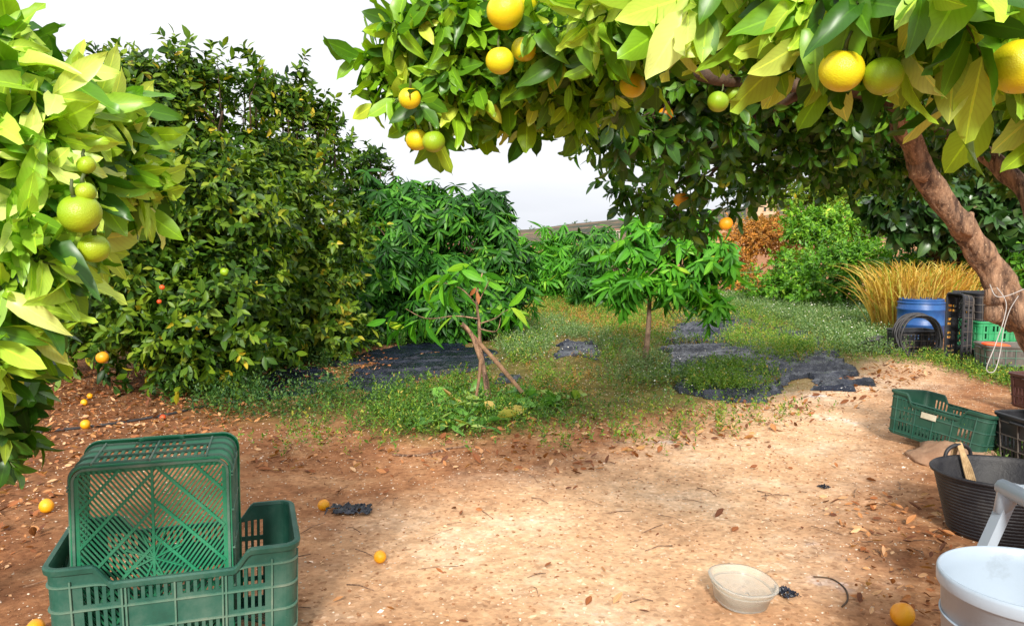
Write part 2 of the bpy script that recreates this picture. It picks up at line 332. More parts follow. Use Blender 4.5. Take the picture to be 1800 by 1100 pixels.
def tree(name, label, cat, base, clumps, sp, m, kinds, dens, r0=.05, trunk_top=None, group=None, bark='bark_dark', shoots=(), scale=1.0,
         twigs=False, var=None, sub=7, subr=.48, fruits=(), share=1.0, wid=1.0, crownname='crown', trunkpts=None):
    base = Vector(base); root = empty(name, base, label, cat, group)
    cm = sum((Vector(c[0]) for c in clumps), Vector())/len(clumps)
    if trunk_top is None: trunk_top = Vector((base.x*.6+cm.x*.4, base.y*.6+cm.y*.4, base.z+(cm.z-base.z)*.45))
    trunk_top = Vector(trunk_top); mb = MB()
    pp = smooth_path(trunkpts or [base-Vector((0, 0, .05)), base.lerp(trunk_top, .5)+Vector((r0*.6, 0, 0)), trunk_top], 6)
    mb.tube(pp, lerp_list([r0*1.35, r0, r0*.8], len(pp)), 12, .18, 3)
    limbs(mb, base, trunk_top, clumps, r0, 7, max(.006, r0*.18), .15, 3, share)
    O, D, G = clump_origins(clumps, dens, sub=sub, subr=subr)
    if len(shoots):
        so = []; sdv = []
        for (px, py, d, hgt, cnt) in shoots:       # upright leafy shoots that stick out of the crown
            b = at(px, py, d)
            for q in range(cnt):
                o = np.array(b) + rng.normal(size=3)*np.array([.10, .10, .05]); dd = np.array([rng.normal()*.42, rng.normal()*.42, 1.]); dd *= rng.uniform(.45, 1.05)
                k = max(3, int(hgt/.045)); 
                for j in range(k): so.append(o + dd*hgt*j/k); sdv.append(dd + rng.normal(size=3)*.6)
                mb.tube([Vector(o)-Vector((0, 0, .25)), Vector(o), Vector(o+dd*hgt)], [.008, .006, .002], 4)
        O = np.concatenate([O, np.array(so)]); D = np.concatenate([D, np.array(sdv)]); G = np.concatenate([G, nrm(np.array(sdv))])
    keep = O[:, 2] > .03; O, D, G = O[keep], D[keep], G[keep]
    P, X, N, sz, tips = sprays(O, D, SP[sp], scale, G)
    n = SP[sp]['n']
    v = rng.beta(2.0, 2.2, len(P)) if var is None else np.clip(rng.normal(var[0], var[1], len(P)), 0, 1)
    v = np.clip(v*.8 + np.repeat(rng.normal(.08, .13, len(O)), n), 0, 1)
    if twigs:
        for i in range(len(O)): mb.tube([Vector(O[i]-nrm(D[i:i+1])[0]*.07), Vector(O[i]), Vector(tips[i])-Vector((0, 0, .02))], [.0028, .0022, .0012], 3, cap=False)
    t_ = mb.build('trunk', M[bark], root); localise(t_, root)
    c_ = leaves(crownname, P, X, N, sz, kinds, M[m], root, v, wid); localise(c_, root)
    for f in fruits: fruit(*f, root=root)
    return root
def fruit(px, py, d, dia, m, name='orange_fruit', label=None, root=None, world=None):
    c = Vector(world) if world is not None else at(px, py, d); r = dia/2
    mb = MB(); k = 18; prof = [(max(1e-4, r*math.sin(a)), -r*.95*math.cos(a) + (.06*r*math.exp(-((math.pi-a)/.35)**2)*-1.5)) for a in np.linspace(.02, math.pi-.02, k)]
    mb.lathe(prof, 24, wob=lambda a: 1+.02*math.sin(3*a+px)+.012*math.sin(5*a+py))
    o = mb.build(name, M[m], root)
    if root is not None:
        o.location = c - root.location
        o.rotation_euler = (random.uniform(-.4, .4), random.uniform(-.4, .4), random.random()*6)
        cal = MB(); cal.lathe([(.0001, r*.94), (r*.16, r*.92), (r*.13, r*.86)], 6); cal.tube([(0, 0, r*.8), (0, 0, r*1.25), (.004, 0, r*1.7)], [.003, .0022, .002], 6)
        cal.build('stalk', M['stem'], o)
    else:
        o.location = c; o.rotation_euler = (random.uniform(-2, 2), random.uniform(-2, 2), 0)
    if label: o['label'] = label
    return o

# ------------------------------------------------------------------ ground
def poly_world(pts): return [tuple(gnd(*p)[:2]) for p in pts]
def inpoly(x, y, poly):
    c = np.zeros(len(x), bool); j = len(poly)-1
    for i in range(len(poly)):
        xi, yi = poly[i]; xj, yj = poly[j]
        c ^= ((yi > y) != (yj > y)) & (x < (xj-xi)*(y-yi)/((yj-yi) or 1e-9)+xi); j = i
    return c
def vnoise(x, y, s, seed=0):
    """cheap smooth value noise in numpy"""
    x = x*s+seed*17.3; y = y*s+seed*9.1; xi = np.floor(x); yi = np.floor(y); fx = x-xi; fy = y-yi
    fx = fx*fx*(3-2*fx); fy = fy*fy*(3-2*fy)
    h = lambda a, b: (np.sin(a*127.1+b*311.7)*43758.5453) % 1
    return (h(xi, yi)*(1-fx)+h(xi+1, yi)*fx)*(1-fy)+(h(xi, yi+1)*(1-fx)+h(xi+1, yi+1)*fx)*fy
def gz(x, y):
    x = np.asarray(x, float); y = np.asarray(y, float)
    h = .05*(vnoise(x, y, .55, 1)-.5)+.022*(vnoise(x, y, 2.1, 2)-.5)
    h = h*np.clip((y-1.2)/2, .2, 1)
    far = np.clip((y-22)/60, 0, 1); h = h + far*far*1.2
    return h
def gzf(x, y): return float(gz(np.array([x]), np.array([y]))[0])
def gridmesh(name, xs, ys, zf, m, parent=None, attr=None):
    X, Y = np.meshgrid(xs, ys); Z = zf(X.ravel(), Y.ravel()); V = np.stack([X.ravel(), Y.ravel(), Z], 1)
    nx, ny = len(xs), len(ys); i = np.arange(nx-1)[None, :]+np.arange(ny-1)[:, None]*nx
    F = np.stack([i, i+1, i+nx+1, i+nx], -1).reshape(-1, 4)
    me = bpy.data.meshes.new(name); me.from_pydata(V.tolist(), [], F.tolist()); me.polygons.foreach_set('use_smooth', [True]*len(F))
    if attr is not None:
        a = me.attributes.new('zone', 'FLOAT_COLOR', 'POINT'); a.data.foreach_set('color', attr(V[:, 0], V[:, 1]).astype(np.float32).ravel())
    me.update(); return link(name, me, m, parent)
PATH = poly_world([(480, 1110), (600, 960), (760, 870), (960, 840), (1130, 790), (1260, 720), (1400, 672), (1560, 620), (1680, 645), (1580, 720), (1530, 800), (1440, 900), (1420, 1010), (1380, 1110)])
WEEDA = poly_world([(650, 765), (640, 690), (770, 640), (880, 570), (930, 515), (1250, 515), (1590, 545), (1570, 625), (1500, 655), (1385, 690), (1200, 712), (1010, 735), (900, 762), (760, 775)])
WEEDB = poly_world([(255, 700), (420, 635), (660, 620), (680, 690), (610, 735), (480, 745), (360, 722)])
def softpoly(x, y, poly, jit=.35):
    s = np.zeros(len(x)); 
    for k, (a, b) in enumerate([(0, 0), (jit, 0), (-jit, 0), (0, jit), (0, -jit), (jit*.5, jit*.5), (-jit*.5, -jit*.5)]):
        s += inpoly(x+a, y+b, poly)
    return s/7
def zones(x, y):
    c = np.ones((len(x), 4)); wv = .25*(vnoise(x, y, 2.5, 5)-.5)
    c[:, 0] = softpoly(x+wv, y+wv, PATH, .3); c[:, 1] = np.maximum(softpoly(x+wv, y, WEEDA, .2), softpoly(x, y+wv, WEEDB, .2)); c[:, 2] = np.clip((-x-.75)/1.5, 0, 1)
    return c
def groundmat():
    m, t, p, o = mat('dry_soil'); Lk = t.links.new
    a = nd(t, 'ShaderNodeAttribute', attribute_name='zone'); sp = nd(t, 'ShaderNodeSeparateColor'); Lk(a.outputs['Color'], sp.inputs[0])
    n1 = noise_n(t, 3.2, 8, .62); r1 = ramp(t, [(.32, (.20, .08, .035)), (.5, (.36, .165, .075)), (.68, (.50, .27, .135))]); Lk(n1.outputs[0], r1.inputs[0])
    n2 = noise_n(t, 1.3, 8, .68); r2 = ramp(t, [(.30, (.55, .31, .165)), (.5, (.70, .44, .255)), (.61, (.80, .57, .38)), (.68, (.85, .80, .78))]); Lk(n2.outputs[0], r2.inputs[0])
    mA = nd(t, 'ShaderNodeMix', data_type='RGBA'); Lk(sp.outputs[0], mA.inputs[0]); Lk(r1.outputs[0], mA.inputs[6]); Lk(r2.outputs[0], mA.inputs[7])
    # weeds' own soil: greenish brown
    n3 = noise_n(t, 5, 5); r3 = ramp(t, [(.35, (.07, .085, .015)), (.6, (.13, .14, .025)), (.72, (.28, .17, .06))]); Lk(n3.outputs[0], r3.inputs[0])
    mB = nd(t, 'ShaderNodeMix', data_type='RGBA'); g = nd(t, 'ShaderNodeMath', operation='MULTIPLY'); g.inputs[1].default_value = .85
    Lk(sp.outputs[1], g.inputs[0]); Lk(g.outputs[0], mB.inputs[0]); Lk(mA.outputs[2], mB.inputs[6]); Lk(r3.outputs[0], mB.inputs[7])
    # leaf-littered soil under the left row of trees, their shade mixed into its colour
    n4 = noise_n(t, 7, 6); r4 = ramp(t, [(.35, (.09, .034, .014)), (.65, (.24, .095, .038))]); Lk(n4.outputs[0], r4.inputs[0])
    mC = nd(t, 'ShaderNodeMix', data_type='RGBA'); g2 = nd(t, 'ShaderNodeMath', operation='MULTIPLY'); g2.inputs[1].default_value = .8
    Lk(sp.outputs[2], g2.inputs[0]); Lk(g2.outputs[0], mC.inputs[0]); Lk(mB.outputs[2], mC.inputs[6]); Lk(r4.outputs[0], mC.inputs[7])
    # grit: small light and dark grains
    v = nd(t, 'ShaderNodeTexVoronoi'); v.inputs['Scale'].default_value = 75; v.inputs['Randomness'].default_value = 1; tcx = nd(t, 'ShaderNodeTexCoord'); Lk(tcx.outputs['Object'], v.inputs['Vector'])
    rv = ramp(t, [(.0, (.42, .34, .30)), (.12, (.6, .52, .48)), (.3, (.95, .93, .92)), (.65, (1.05, 1.03, 1.0)), (.84, (1.15, 1.2, 1.25)), (.93, (1.6, 1.8, 2.1))]); Lk(v.outputs['Color'], rv.inputs[0])
    mD = nd(t, 'ShaderNodeMix', data_type='RGBA', blend_type='MULTIPLY'); mD.inputs[0].default_value = .65; Lk(mC.outputs[2], mD.inputs[6]); Lk(rv.outputs[0], mD.inputs[7])
    n5 = noise_n(t, 17, 10, .75); mr = nd(t, 'ShaderNodeMapRange'); mr.inputs['From Min'].default_value = .3; mr.inputs['From Max'].default_value = .7
    mr.inputs['To Min'].default_value = .62; mr.inputs['To Max'].default_value = 1.3; Lk(n5.outputs[0], mr.inputs[0])
    mE = nd(t, 'ShaderNodeMix', data_type='RGBA', blend_type='MULTIPLY'); mE.inputs[0].default_value = 1; Lk(mD.outputs[2], mE.inputs[6]); Lk(mr.outputs[0], mE.inputs[7])
    Lk(mE.outputs[2], p.inputs['Base Color']); p.inputs['Roughness'].default_value = .95; p.inputs['Specular IOR Level'].default_value = .15
    ad = nd(t, 'ShaderNodeMath', operation='ADD'); Lk(n5.outputs[0], ad.inputs[0]); n6 = noise_n(t, 90, 3, .6); Lk(n6.outputs[0], ad.inputs[1])
    bp = nd(t, 'ShaderNodeBump'); bp.inputs['Strength'].default_value = .35; bp.inputs['Distance'].default_value = .01; Lk(ad.outputs[0], bp.inputs['Height']); Lk(bp.outputs[0], p.inputs['Normal'])
    return m
M['soil'] = groundmat()
xs = np.concatenate([np.linspace(-900, -40, 14), np.linspace(-36, -9, 14), np.linspace(-8.5, 8.5, 320), np.linspace(9, 36, 14), np.linspace(40, 900, 14)])
ys = np.concatenate([np.linspace(-60, -2, 8), np.linspace(-1, 14, 330), np.linspace(14.3, 40, 40), np.linspace(45, 900, 20)])
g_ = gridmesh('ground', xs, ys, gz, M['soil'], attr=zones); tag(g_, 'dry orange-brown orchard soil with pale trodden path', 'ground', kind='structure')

# hills far behind
def scrubmat(name, a, b, c, sc):
    m, t, p, o = mat(name); n = noise_n(t, sc, 9, .7); r = ramp(t, [(.42, a), (.5, b), (.58, c)])
    t.links.new(n.outputs[0], r.inputs[0]); t.links.new(r.outputs[0], p.inputs['Base Color']); p.inputs['Roughness'].default_value = .95; return m
M['hill'] = scrubmat('scrubby_hillside', (.022, .032, .012), (.055, .055, .025), (.20, .11, .06), .07)
M['hill_red'] = scrubmat('red_earth_slope', (.07, .08, .03), (.38, .17, .07), (.52, .27, .12), .12)
def hill(name, label, px0, px1, d, prof, depth, m):
    """a ridge whose crest heights follow real bearings; solid slope in front and behind"""
    n = 120; pxs = np.linspace(px0, px1, n); top = np.interp(pxs, [p[0] for p in prof], [p[1] for p in prof])
    V = []; rows = 14
    for j in range(rows):
        f = j/(rows-1); 
        for i in range(n):
            X = (pxs[i]-900)/FPX*d; zt = CAMZ + (HOR-top[i])/FPX*d; h = math.sin(min(1, f*1.25)*math.pi/2) if f < .8 else math.cos((f-.8)/.2*math.pi/2)
            yy = d - depth + depth*1.25*f; bump = (noise.noise(Vector((X, yy, 0))*.05)*.05 + noise.noise(Vector((X, yy, 5))*.25)*.02)*zt
            V.append((X*(yy/d), yy, -1 + (zt+1)*h*(yy/d if f < .8 else 1) + bump*h))
    F = [(j*n+i, j*n+i+1, (j+1)*n+i+1, (j+1)*n+i) for j in range(rows-1) for i in range(n-1)]
    me = bpy.data.meshes.new(name); me.from_pydata(V, [], F); me.polygons.foreach_set('use_smooth', [True]*len(F)); me.update()
    return tag(link(name, me, m), label, 'hill', kind='structure')
hill('hill', 'dark scrub covered hill rising to the right on the horizon', -900, 3000, 420, [(-900, 380), (600, 408), (860, 406), (940, 403), (1000, 395), (1060, 388), (1150, 382), (1260, 368), (1400, 350), (1700, 330), (3000, 300)], 200, M['hill'])
hill('hillside', 'bare red earth slope behind the shrubs on the right', 1130, 2600, 105, [(1130, 428), (1200, 412), (1270, 388), (1330, 378), (1400, 368), (1700, 350), (2600, 340)], 55, M['hill_red'])

# ------------------------------------------------------------------ plastic crates
def crateplastic(name, a, dust, amt=.6):
    m, t, p, o = mat(name); Lk = t.links.new
    n = noise_n(t, 7, 8, .7); r = ramp(t, [(.38, tuple(x*.8 for x in a)), (.47, a), (.60, tuple(x*.75+y*.25 for x, y in zip(a, dust))), (.78, tuple(x*(1-amt)+y*amt for x, y in zip(a, dust)))])
    Lk(n.outputs[0], r.inputs[0])
    n2 = noise_n(t, 60, 4, .8); r2 = ramp(t, [(.66, (0, 0, 0)), (.72, (1, 1, 1))]); Lk(n2.outputs[0], r2.inputs[0])
    mx = nd(t, 'ShaderNodeMix', data_type='RGBA'); mx.inputs[7].default_value = (*dust, 1); s = nd(t, 'ShaderNodeMath', operation='MULTIPLY'); s.inputs[1].default_value = .5
    Lk(r2.outputs[0], s.inputs[0]); Lk(s.outputs[0], mx.inputs[0]); Lk(r.outputs[0], mx.inputs[6]); Lk(mx.outputs[2], p.inputs['Base Color'])
    mr = nd(t, 'ShaderNodeMapRange'); mr.inputs['To Min'].default_value = .35; mr.inputs['To Max'].default_value = .7; Lk(n.outputs[0], mr.inputs[0]); Lk(mr.outputs[0], p.inputs['Roughness'])
    return m
M['c_green'] = crateplastic('dusty_dark_green_plastic', (.014, .088, .060), (.13, .20, .155))
M['c_bright'] = crateplastic('bright_green_plastic', (.006, .20, .088), (.14, .25, .17), .4)
M['c_rib'] = crateplastic('scuffed_crate_edge', (.07, .17, .12), (.32, .31, .24), .7)
M['c_deep'] = crateplastic('deep_green_plastic', (.008, .060, .036), (.05, .12, .08))
M['c_black'] = crateplastic('black_plastic', (.012, .013, .018), (.06, .06, .065), .5)
M['c_brown'] = crateplastic('maroon_plastic', (.07, .022, .018), (.16, .09, .07))
M['c_grey'] = crateplastic('grey_brown_plastic', (.10, .085, .075), (.22, .19, .16))
M['c_light'] = crateplastic('light_green_plastic', (.03, .32, .12), (.2, .4, .25), .3)
def crate(name, label, Lx, Ly, H, mk, loc, rot=(0, 0, 0), dip=.05, fine=True, rows=4, group=None, taper=.06, solid_mid=True, ribmat=None, cell=.0075, card=None):
    root = empty(name, loc, label, 'crate', group, rot); th = .004; rc = .035
    nL = max(9, int((Lx-2*rc)/cell) | 1); nS = max(9, int((Ly-2*rc)/cell) | 1); cols = []
    def side(n, x0, y0, x1, y1, nx, ny, kind):
        for i in range(n):
            for e in (i/n,): cols.append((x0+(x1-x0)*e, y0+(y1-y0)*e, nx, ny, kind, (i+.5)/n, i))
    hx, hy = Lx/2, Ly/2
    def corner(cx, cy, a0):
        for k in range(6):
            a = a0+math.pi/2*k/6; cols.append((cx+rc*math.cos(a), cy+rc*math.sin(a), math.cos(a), math.sin(a), 'c', 0, k))
    side(nL, -hx+rc, -hy, hx-rc, -hy, 0, -1, 'L'); corner(hx-rc, -hy+rc, -math.pi/2)
    side(nS, hx, -hy+rc, hx, hy-rc, 1, 0, 'S'); corner(hx-rc, hy-rc, 0)
    side(nL, hx-rc, hy, -hx+rc, hy, 0, 1, 'L'); corner(-hx+rc, hy-rc, math.pi/2)
    side(nS, -hx, hy-rc, -hx, -hy+rc, -1, 0, 'S'); corner(-hx+rc, -hy+rc, math.pi)
    nc = len(cols); fr = [0, .05]; types = ['s']
    for r in range(rows):
        a = .05+.80*r/rows; b = .05+.80*(r+1)/rows; fr += [a+(b-a)*.22, b]; types += ['s', r]
    fr.append(1.0); types.append('top')
    fr = fr[:2]+fr[2:]; nr = len(fr)-1
    def htop(c):
        if c[4] != 'L' or not dip: return H
        u = abs(c[5]-.5); s = min(1, max(0, (u-.27)/.09)); s = s*s*(3-2*s)
        return H-dip*(1-s)
    def hz(c, f): return f*(htop(c) if f > .84 else H) if f <= .84 else H*.84+(htop(c)-H*.84)*(f-.84)/.16
    def pos(c, f, off):
        z = hz(c, f); k = 1-taper*(1-z/H); return Vector((c[0]*k+c[2]*off, c[1]*k+c[3]*off, z))
    def solid(i, j):
        c = cols[i % nc]; ty = types[j]
        if ty in ('s', 'top'):
            if ty == 'top' and c[4] == 'S' and False: return True
            return True
        if c[4] == 'c' or c[6] % 2 == 0: return True
        u = c[5]
        if u < .06 or u > .94: return True
        if c[4] == 'L':
            if any(abs(u-g) < .016 for g in (.27, .5, .73)): return True
            if solid_mid and ty == rows-2 and .25 < u < .75: return True
        else:
            if abs(u-.5) < .02: return True
            if ty == rows-1: return not (.30 < u < .70) if fine else True
        return False
    mb = MB(); vs = []
    for i in range(nc):
        for j in range(nr+1): vs += [pos(cols[i], fr[j], 0), pos(cols[i], fr[j], -th)]
    id_ = lambda i, j, s: ((i % nc)*(nr+1)+j)*2+s
    fs = []; SO = [[solid(i, j) for j in range(nr)] for i in range(nc)]
    for i in range(nc):
        for j in range(nr):
            if not SO[i][j]: continue
            a, b, c_, d = id_(i, j, 0), id_(i+1, j, 0), id_(i+1, j+1, 0), id_(i, j+1, 0)
            fs += [(a, b, c_, d), (a+1, d+1, c_+1, b+1)]
            if not SO[(i+1) % nc][j]: fs.append((b, b+1, c_+1, c_))
            if not SO[i-1][j]: fs.append((a, d, d+1, a+1))
            if j == 0 or not SO[i][j-1]: fs.append((a, a+1, b+1, b))
            if j == nr-1 or not SO[i][j+1]: fs.append((d, c_, c_+1, d+1))
    mb.add(vs, fs); mb.build('side_wall', M[mk], root)
    def ring(f, off, dz, prof):
        r = MB(); vv = []; n = len(prof)
        for c in cols:
            for (o_, z_) in prof:
                q = pos(c, f, off+o_); q.z += z_; vv.append(q)
        r.add(vv, [(i*n+k, ((i+1) % nc)*n+k, ((i+1) % nc)*n+(k+1) % n, i*n+(k+1) % n) for i in range(nc) for k in range(n)]); return r
    rim = ring(1.0, 0, 0, [(-.006, -.004), (.008, -.012), (.010, 0), (.006, .004), (-.004, .004)])
    rim.build('rim', M[mk], root)
    rb = MB()
    for f in fr[1:-1:2]:
        q = ring(f+.006, 0, 0, [(-.001, -.003), (.005, -.002), (.005, .002), (-.001, .003)]); rb.add(q.v, q.f)
    # vertical stiffening ribs
    for i, c in enumerate(cols):
        if c[4] == 'L' and any(abs(c[5]-g) < .6/nL for g in (.04, .27, .5, .73, .96)) or c[4] == 'S' and any(abs(c[5]-g) < .6/nS for g in (.06, .5, .94)):
            rb.bar(pos(c, .0, .003), pos(c, .9, .003), .004, .006, up=(c[2], c[3], 0))
    rb.build('ridge', M[ribmat or mk], root)
    # base lattice: chevron bars between a frame
    bs = MB(); k = 1-taper; bx, by = hx*k, hy*k; t0 = .006
    fr_ = .018
    for sy in (-1, 1): bs.box((0, sy*(by-fr_/2-.003), t0/2), (2*bx-.05, fr_, t0))
    for sx in (-1, 1): bs.box((sx*(bx-fr_/2-.003), 0, t0/2+.0005), (fr_, 2*by-.05, t0-.001))
    ix, iy = bx-fr_, by-fr_
    def clip(px_, py_, dx, dy, x0, x1, y0, y1):
        t0_, t1_ = -9, 9
        for p_, d_, lo, hi in ((px_, dx, x0, x1), (py_, dy, y0, y1)):
            if abs(d_) < 1e-9:
                if not lo <= p_ <= hi: return None
                continue
            a, b = (lo-p_)/d_, (hi-p_)/d_
            if a > b: a, b = b, a
            t0_, t1_ = max(t0_, a), min(t1_, b)
        return (t0_, t1_) if t1_-t0_ > .004 else None
    step = .0095 if fine else .03
    for s in (-1, 1):
        lo, hi = (0, iy) if s > 0 else (-iy, 0)
        for dirn, st, wd, z in (((.80, .6*s), step, .0044, .003), ((.72, -.70*s), .062, .007, .0026)):
            dx, dy = dirn; nx, ny = -dy, dx; q = -1.2
            while q < 1.2:
                e = clip(nx*q, ny*q, dx, dy, -ix-.004, ix+.004, lo, hi)
                if e: bs.bar((nx*q+dx*e[0], ny*q+dy*e[0], z), (nx*q+dx*e[1], ny*q+dy*e[1], z), wd, .004 if z == .003 else .0105)
                q += st
    bs.bar((-ix, 0, .002), (ix, 0, .002), .006, .012)
    for a in range(8): bs.bar((0, 0, .002), (math.cos(a*math.pi/4+.39)*.07, math.sin(a*math.pi/4+.39)*.07, .002), .004, .011)
    cr = MB()
    nn = []                                                        # raised rounded frame round the base
    for (cx, cy, a0) in ((ix-.02, -iy+.02, -math.pi/2), (ix-.02, iy-.02, 0), (-ix+.02, iy-.02, math.pi/2), (-ix+.02, -iy+.02, math.pi)):
        for e in range(6):
            a = a0+math.pi/2*e/5; nn.append(Vector((cx+.03*math.cos(a), cy+.03*math.sin(a), -.001)))
    for i in range(len(nn)): cr.bar(nn[i], nn[(i+1) % len(nn)], .006, .008)
    bs_o = bs.build('base', M[mk], root); cr.build('base_ridge', M[ribmat or mk], bs_o)
    # hand grips on the short ends
    for sx in (-1, 1):
        hg = MB(); hg.tube([(sx*(hx+.004), -.055, H*.86), (sx*(hx+.010), -.045, H*.885), (sx*(hx+.010), .045, H*.885), (sx*(hx+.004), .055, H*.86)], .006, 8); hg.build('hand_grip', M[mk], root)
    if card:
        cd = MB(); cd.box((card, -hy*(1-taper*.5)-.009, H*.62), (.08, .002, .03)); cd.build('paper_label', plain('worn_paper', (.62, .58, .45), (.4, .36, .26), .8), root)
    return root

# big crate bottom left with a second crate stood on end inside it
def mat_euler(X, Y, Z): return tuple(Matrix((X, Y, Z)).transposed().to_euler())
crate('harvest_crate', 'large dusty green crate at the front holding the upright brighter green crate', .565, .36, .30, 'c_green', (-.866, 2.05, .0), (0, 0, R(18)), .045, rows=4, ribmat='c_rib', cell=.0085, taper=.03)
Rz = Matrix.Rotation(R(18), 3, 'Z') @ Matrix.Rotation(R(-4), 3, 'X')
crate('harvest_crate', 'bright green crate stood on end inside the large front crate with its base showing', .50, .385, .28, 'c_bright', (-.890, 1.94, .275),
      mat_euler(Rz @ Vector((0, 0, 1)), Rz @ Vector((1, 0, 0)), Rz @ Vector((0, 1, 0))), .025, rows=3, ribmat='c_rib', cell=.0085, solid_mid=False, taper=.04)

# crates on the right
crate('harvest_crate', 'tilted dark green crate with a small paper label lying on a stony mound', .52, .34, .22, 'c_deep', (2.27, 4.12, .015), (R(-7), R(6), R(-58)), .05, rows=3, fine=False, ribmat='c_green', cell=.010, card=-.03)
crate('harvest_crate', 'maroon crate at the right edge behind the tilted green crate', .5, .36, .2, 'c_brown', (3.32, 4.75, .07), (0, 0, R(8)), .0, rows=3, fine=False, cell=.014)
crate('harvest_crate', 'black crate at the right edge beside the rubber tub', .5, .36, .24, 'c_black', (2.62, 3.72, .0), (0, 0, R(5)), .0, rows=3, fine=False, cell=.014, ribmat='c_grey')
SG = None
def stk(label, px, py, d, Lx, Ly, H, mk, yaw=0, rot=None, **k):
    p = at(px, py, d); crate('harvest_crate', label, Lx, Ly, H, mk, p, rot or (0, 0, R(yaw)), .0, rows=3, fine=False, cell=.018, **k)
p = gnd(1692, 636)
def on(x, y, z): return (x, y, z)
zb = gzf(3.95, 7.0)
crate('harvest_crate', 'dark crate standing on end as the left side of the crate pile', .62, .22, .10, 'c_black', (3.94, 6.96, zb+.31), (R(0), R(-90), R(6)), .0, rows=2, fine=False, cell=.02, ribmat='c_grey')
crate('harvest_crate', 'black crate topmost in the pile beside the blue barrel', .56, .38, .24, 'c_black', (4.28, 7.10, zb+.385), (0, 0, R(3)), .0, rows=3, fine=False, cell=.018, ribmat='c_grey')
crate('harvest_crate', 'bright green crate under the topmost black crate', .30, .38, .235, 'c_light', (4.16, 7.08, zb+.145), (0, 0, R(4)), .0, rows=3, fine=False, cell=.018)
crate('harvest_crate', 'dark crate at the bottom of the pile under the bright green crate', .50, .38, .14, 'c_black', (4.24, 7.05, zb), (0, 0, R(4)), .0, rows=2, fine=False, cell=.018)
crate('harvest_crate', 'light green crate behind the trunk on the right of the pile', .44, .36, .22, 'c_light', (4.56, 7.12, zb+.145), (0, 0, R(-4)), .0, rows=3, fine=False, cell=.018)
crate('harvest_crate', 'grey brown crate in front of the pile below the white string', .42, .34, .22, 'c_grey', (4.02, 6.45, zb+.02), (0, 0, R(-12)), .0, rows=3, fine=False, cell=.018, ribmat='c_rib')
crate('harvest_crate', 'black crate inside the coil of black hose', .40, .3, .22, 'c_black', (3.92, 7.8, gzf(3.7, 7.75)), (0, 0, R(4)), .0, rows=3, fine=False, cell=.018, ribmat='c_grey')

# blue barrel
M['blue'] = plain('weathered_blue_plastic', (.008, .055, .22), (.02, .10, .30), .42, 8, .1)
bl = empty('barrel', (4.47, 8.75, gzf(4.3, 8.75)), 'blue plastic barrel in front of the yellow reeds', 'barrel')
mb = MB(); prof = [(.001, 0), (.25, 0), (.27, .02), (.285, .06)]
for z0 in (.25, .5): prof += [(.288, z0), (.300, z0+.015), (.300, z0+.035), (.288, z0+.05)]
prof += [(.285, .64), (.27, .665), (.276, .67), (.276, .69), (.255, .695), (.25, .675), (.001, .672)]
prof = [(r_*.82, z_*.66) for r_, z_ in prof]; mb.lathe(prof, 48); mb.build('body', M['blue'], bl)
mb = MB(); mb.lathe([(.231, .405), (.240, .407), (.240, .423), (.231, .425)], 48, closed=True); mb.build('lid_ring', M['blue'], bl)

# coil of black hose and irrigation hose
M['rubber'] = plain('black_rubber', (.022, .022, .026), (.05, .045, .045), .55, 10, .2)
mb = MB(); pts = []
c0 = Vector((3.80, 7.42, gzf(3.6, 7.5)-.03))
for k in range(260):
    a = k/260*2*math.pi*9; rr = .195+.015*math.sin(k*.37)+.012*(k/260); lean = .35
    x = rr*math.cos(a)*1.02; zz = .215+rr*math.sin(a); pts.append(c0+Vector((x, .012*(k/260*9-4)+zz*lean*.5+.008*math.sin(k*.9), zz)))
mb.tube(pts, .0085, 6); tag(mb.build('hose_coil', M['rubber']), 'coil of thin black hose leaning on a crate by the blue barrel', 'hose')
def on_ground(pxs, r=.01, lift=0): return [Vector((g.x, g.y, gzf(g.x, g.y)+r*.8+lift)) for g in (gnd(*q) for q in pxs)]
mb = MB(); mb.tube(smooth_path(on_ground([(30, 770), (140, 757), (230, 743), (300, 730), (350, 719), (400, 712), (470, 700)], .009), 6), .0085, 8)
tag(mb.build('irrigation_hose', M['rubber']), 'thin black irrigation hose on the soil behind the front crates', 'hose')
mb = MB(); 
for k in range(9):
    g = gnd(1556+k*3-8, 612+k*2); g = Vector((3.55+random.uniform(-.14, .14), 7.75+random.uniform(-.1, .1), .03+random.random()*.08))
    q = [g+Vector((random.uniform(-.07, .07), random.uniform(-.05, .05), random.uniform(-.03, .06))) for _ in range(4)]
    mb.tube(smooth_path(q, 4), .014, 6)
tag(mb.build('tangled_hose', M['rubber']), 'small tangle of black hose left of the coil', 'hose')

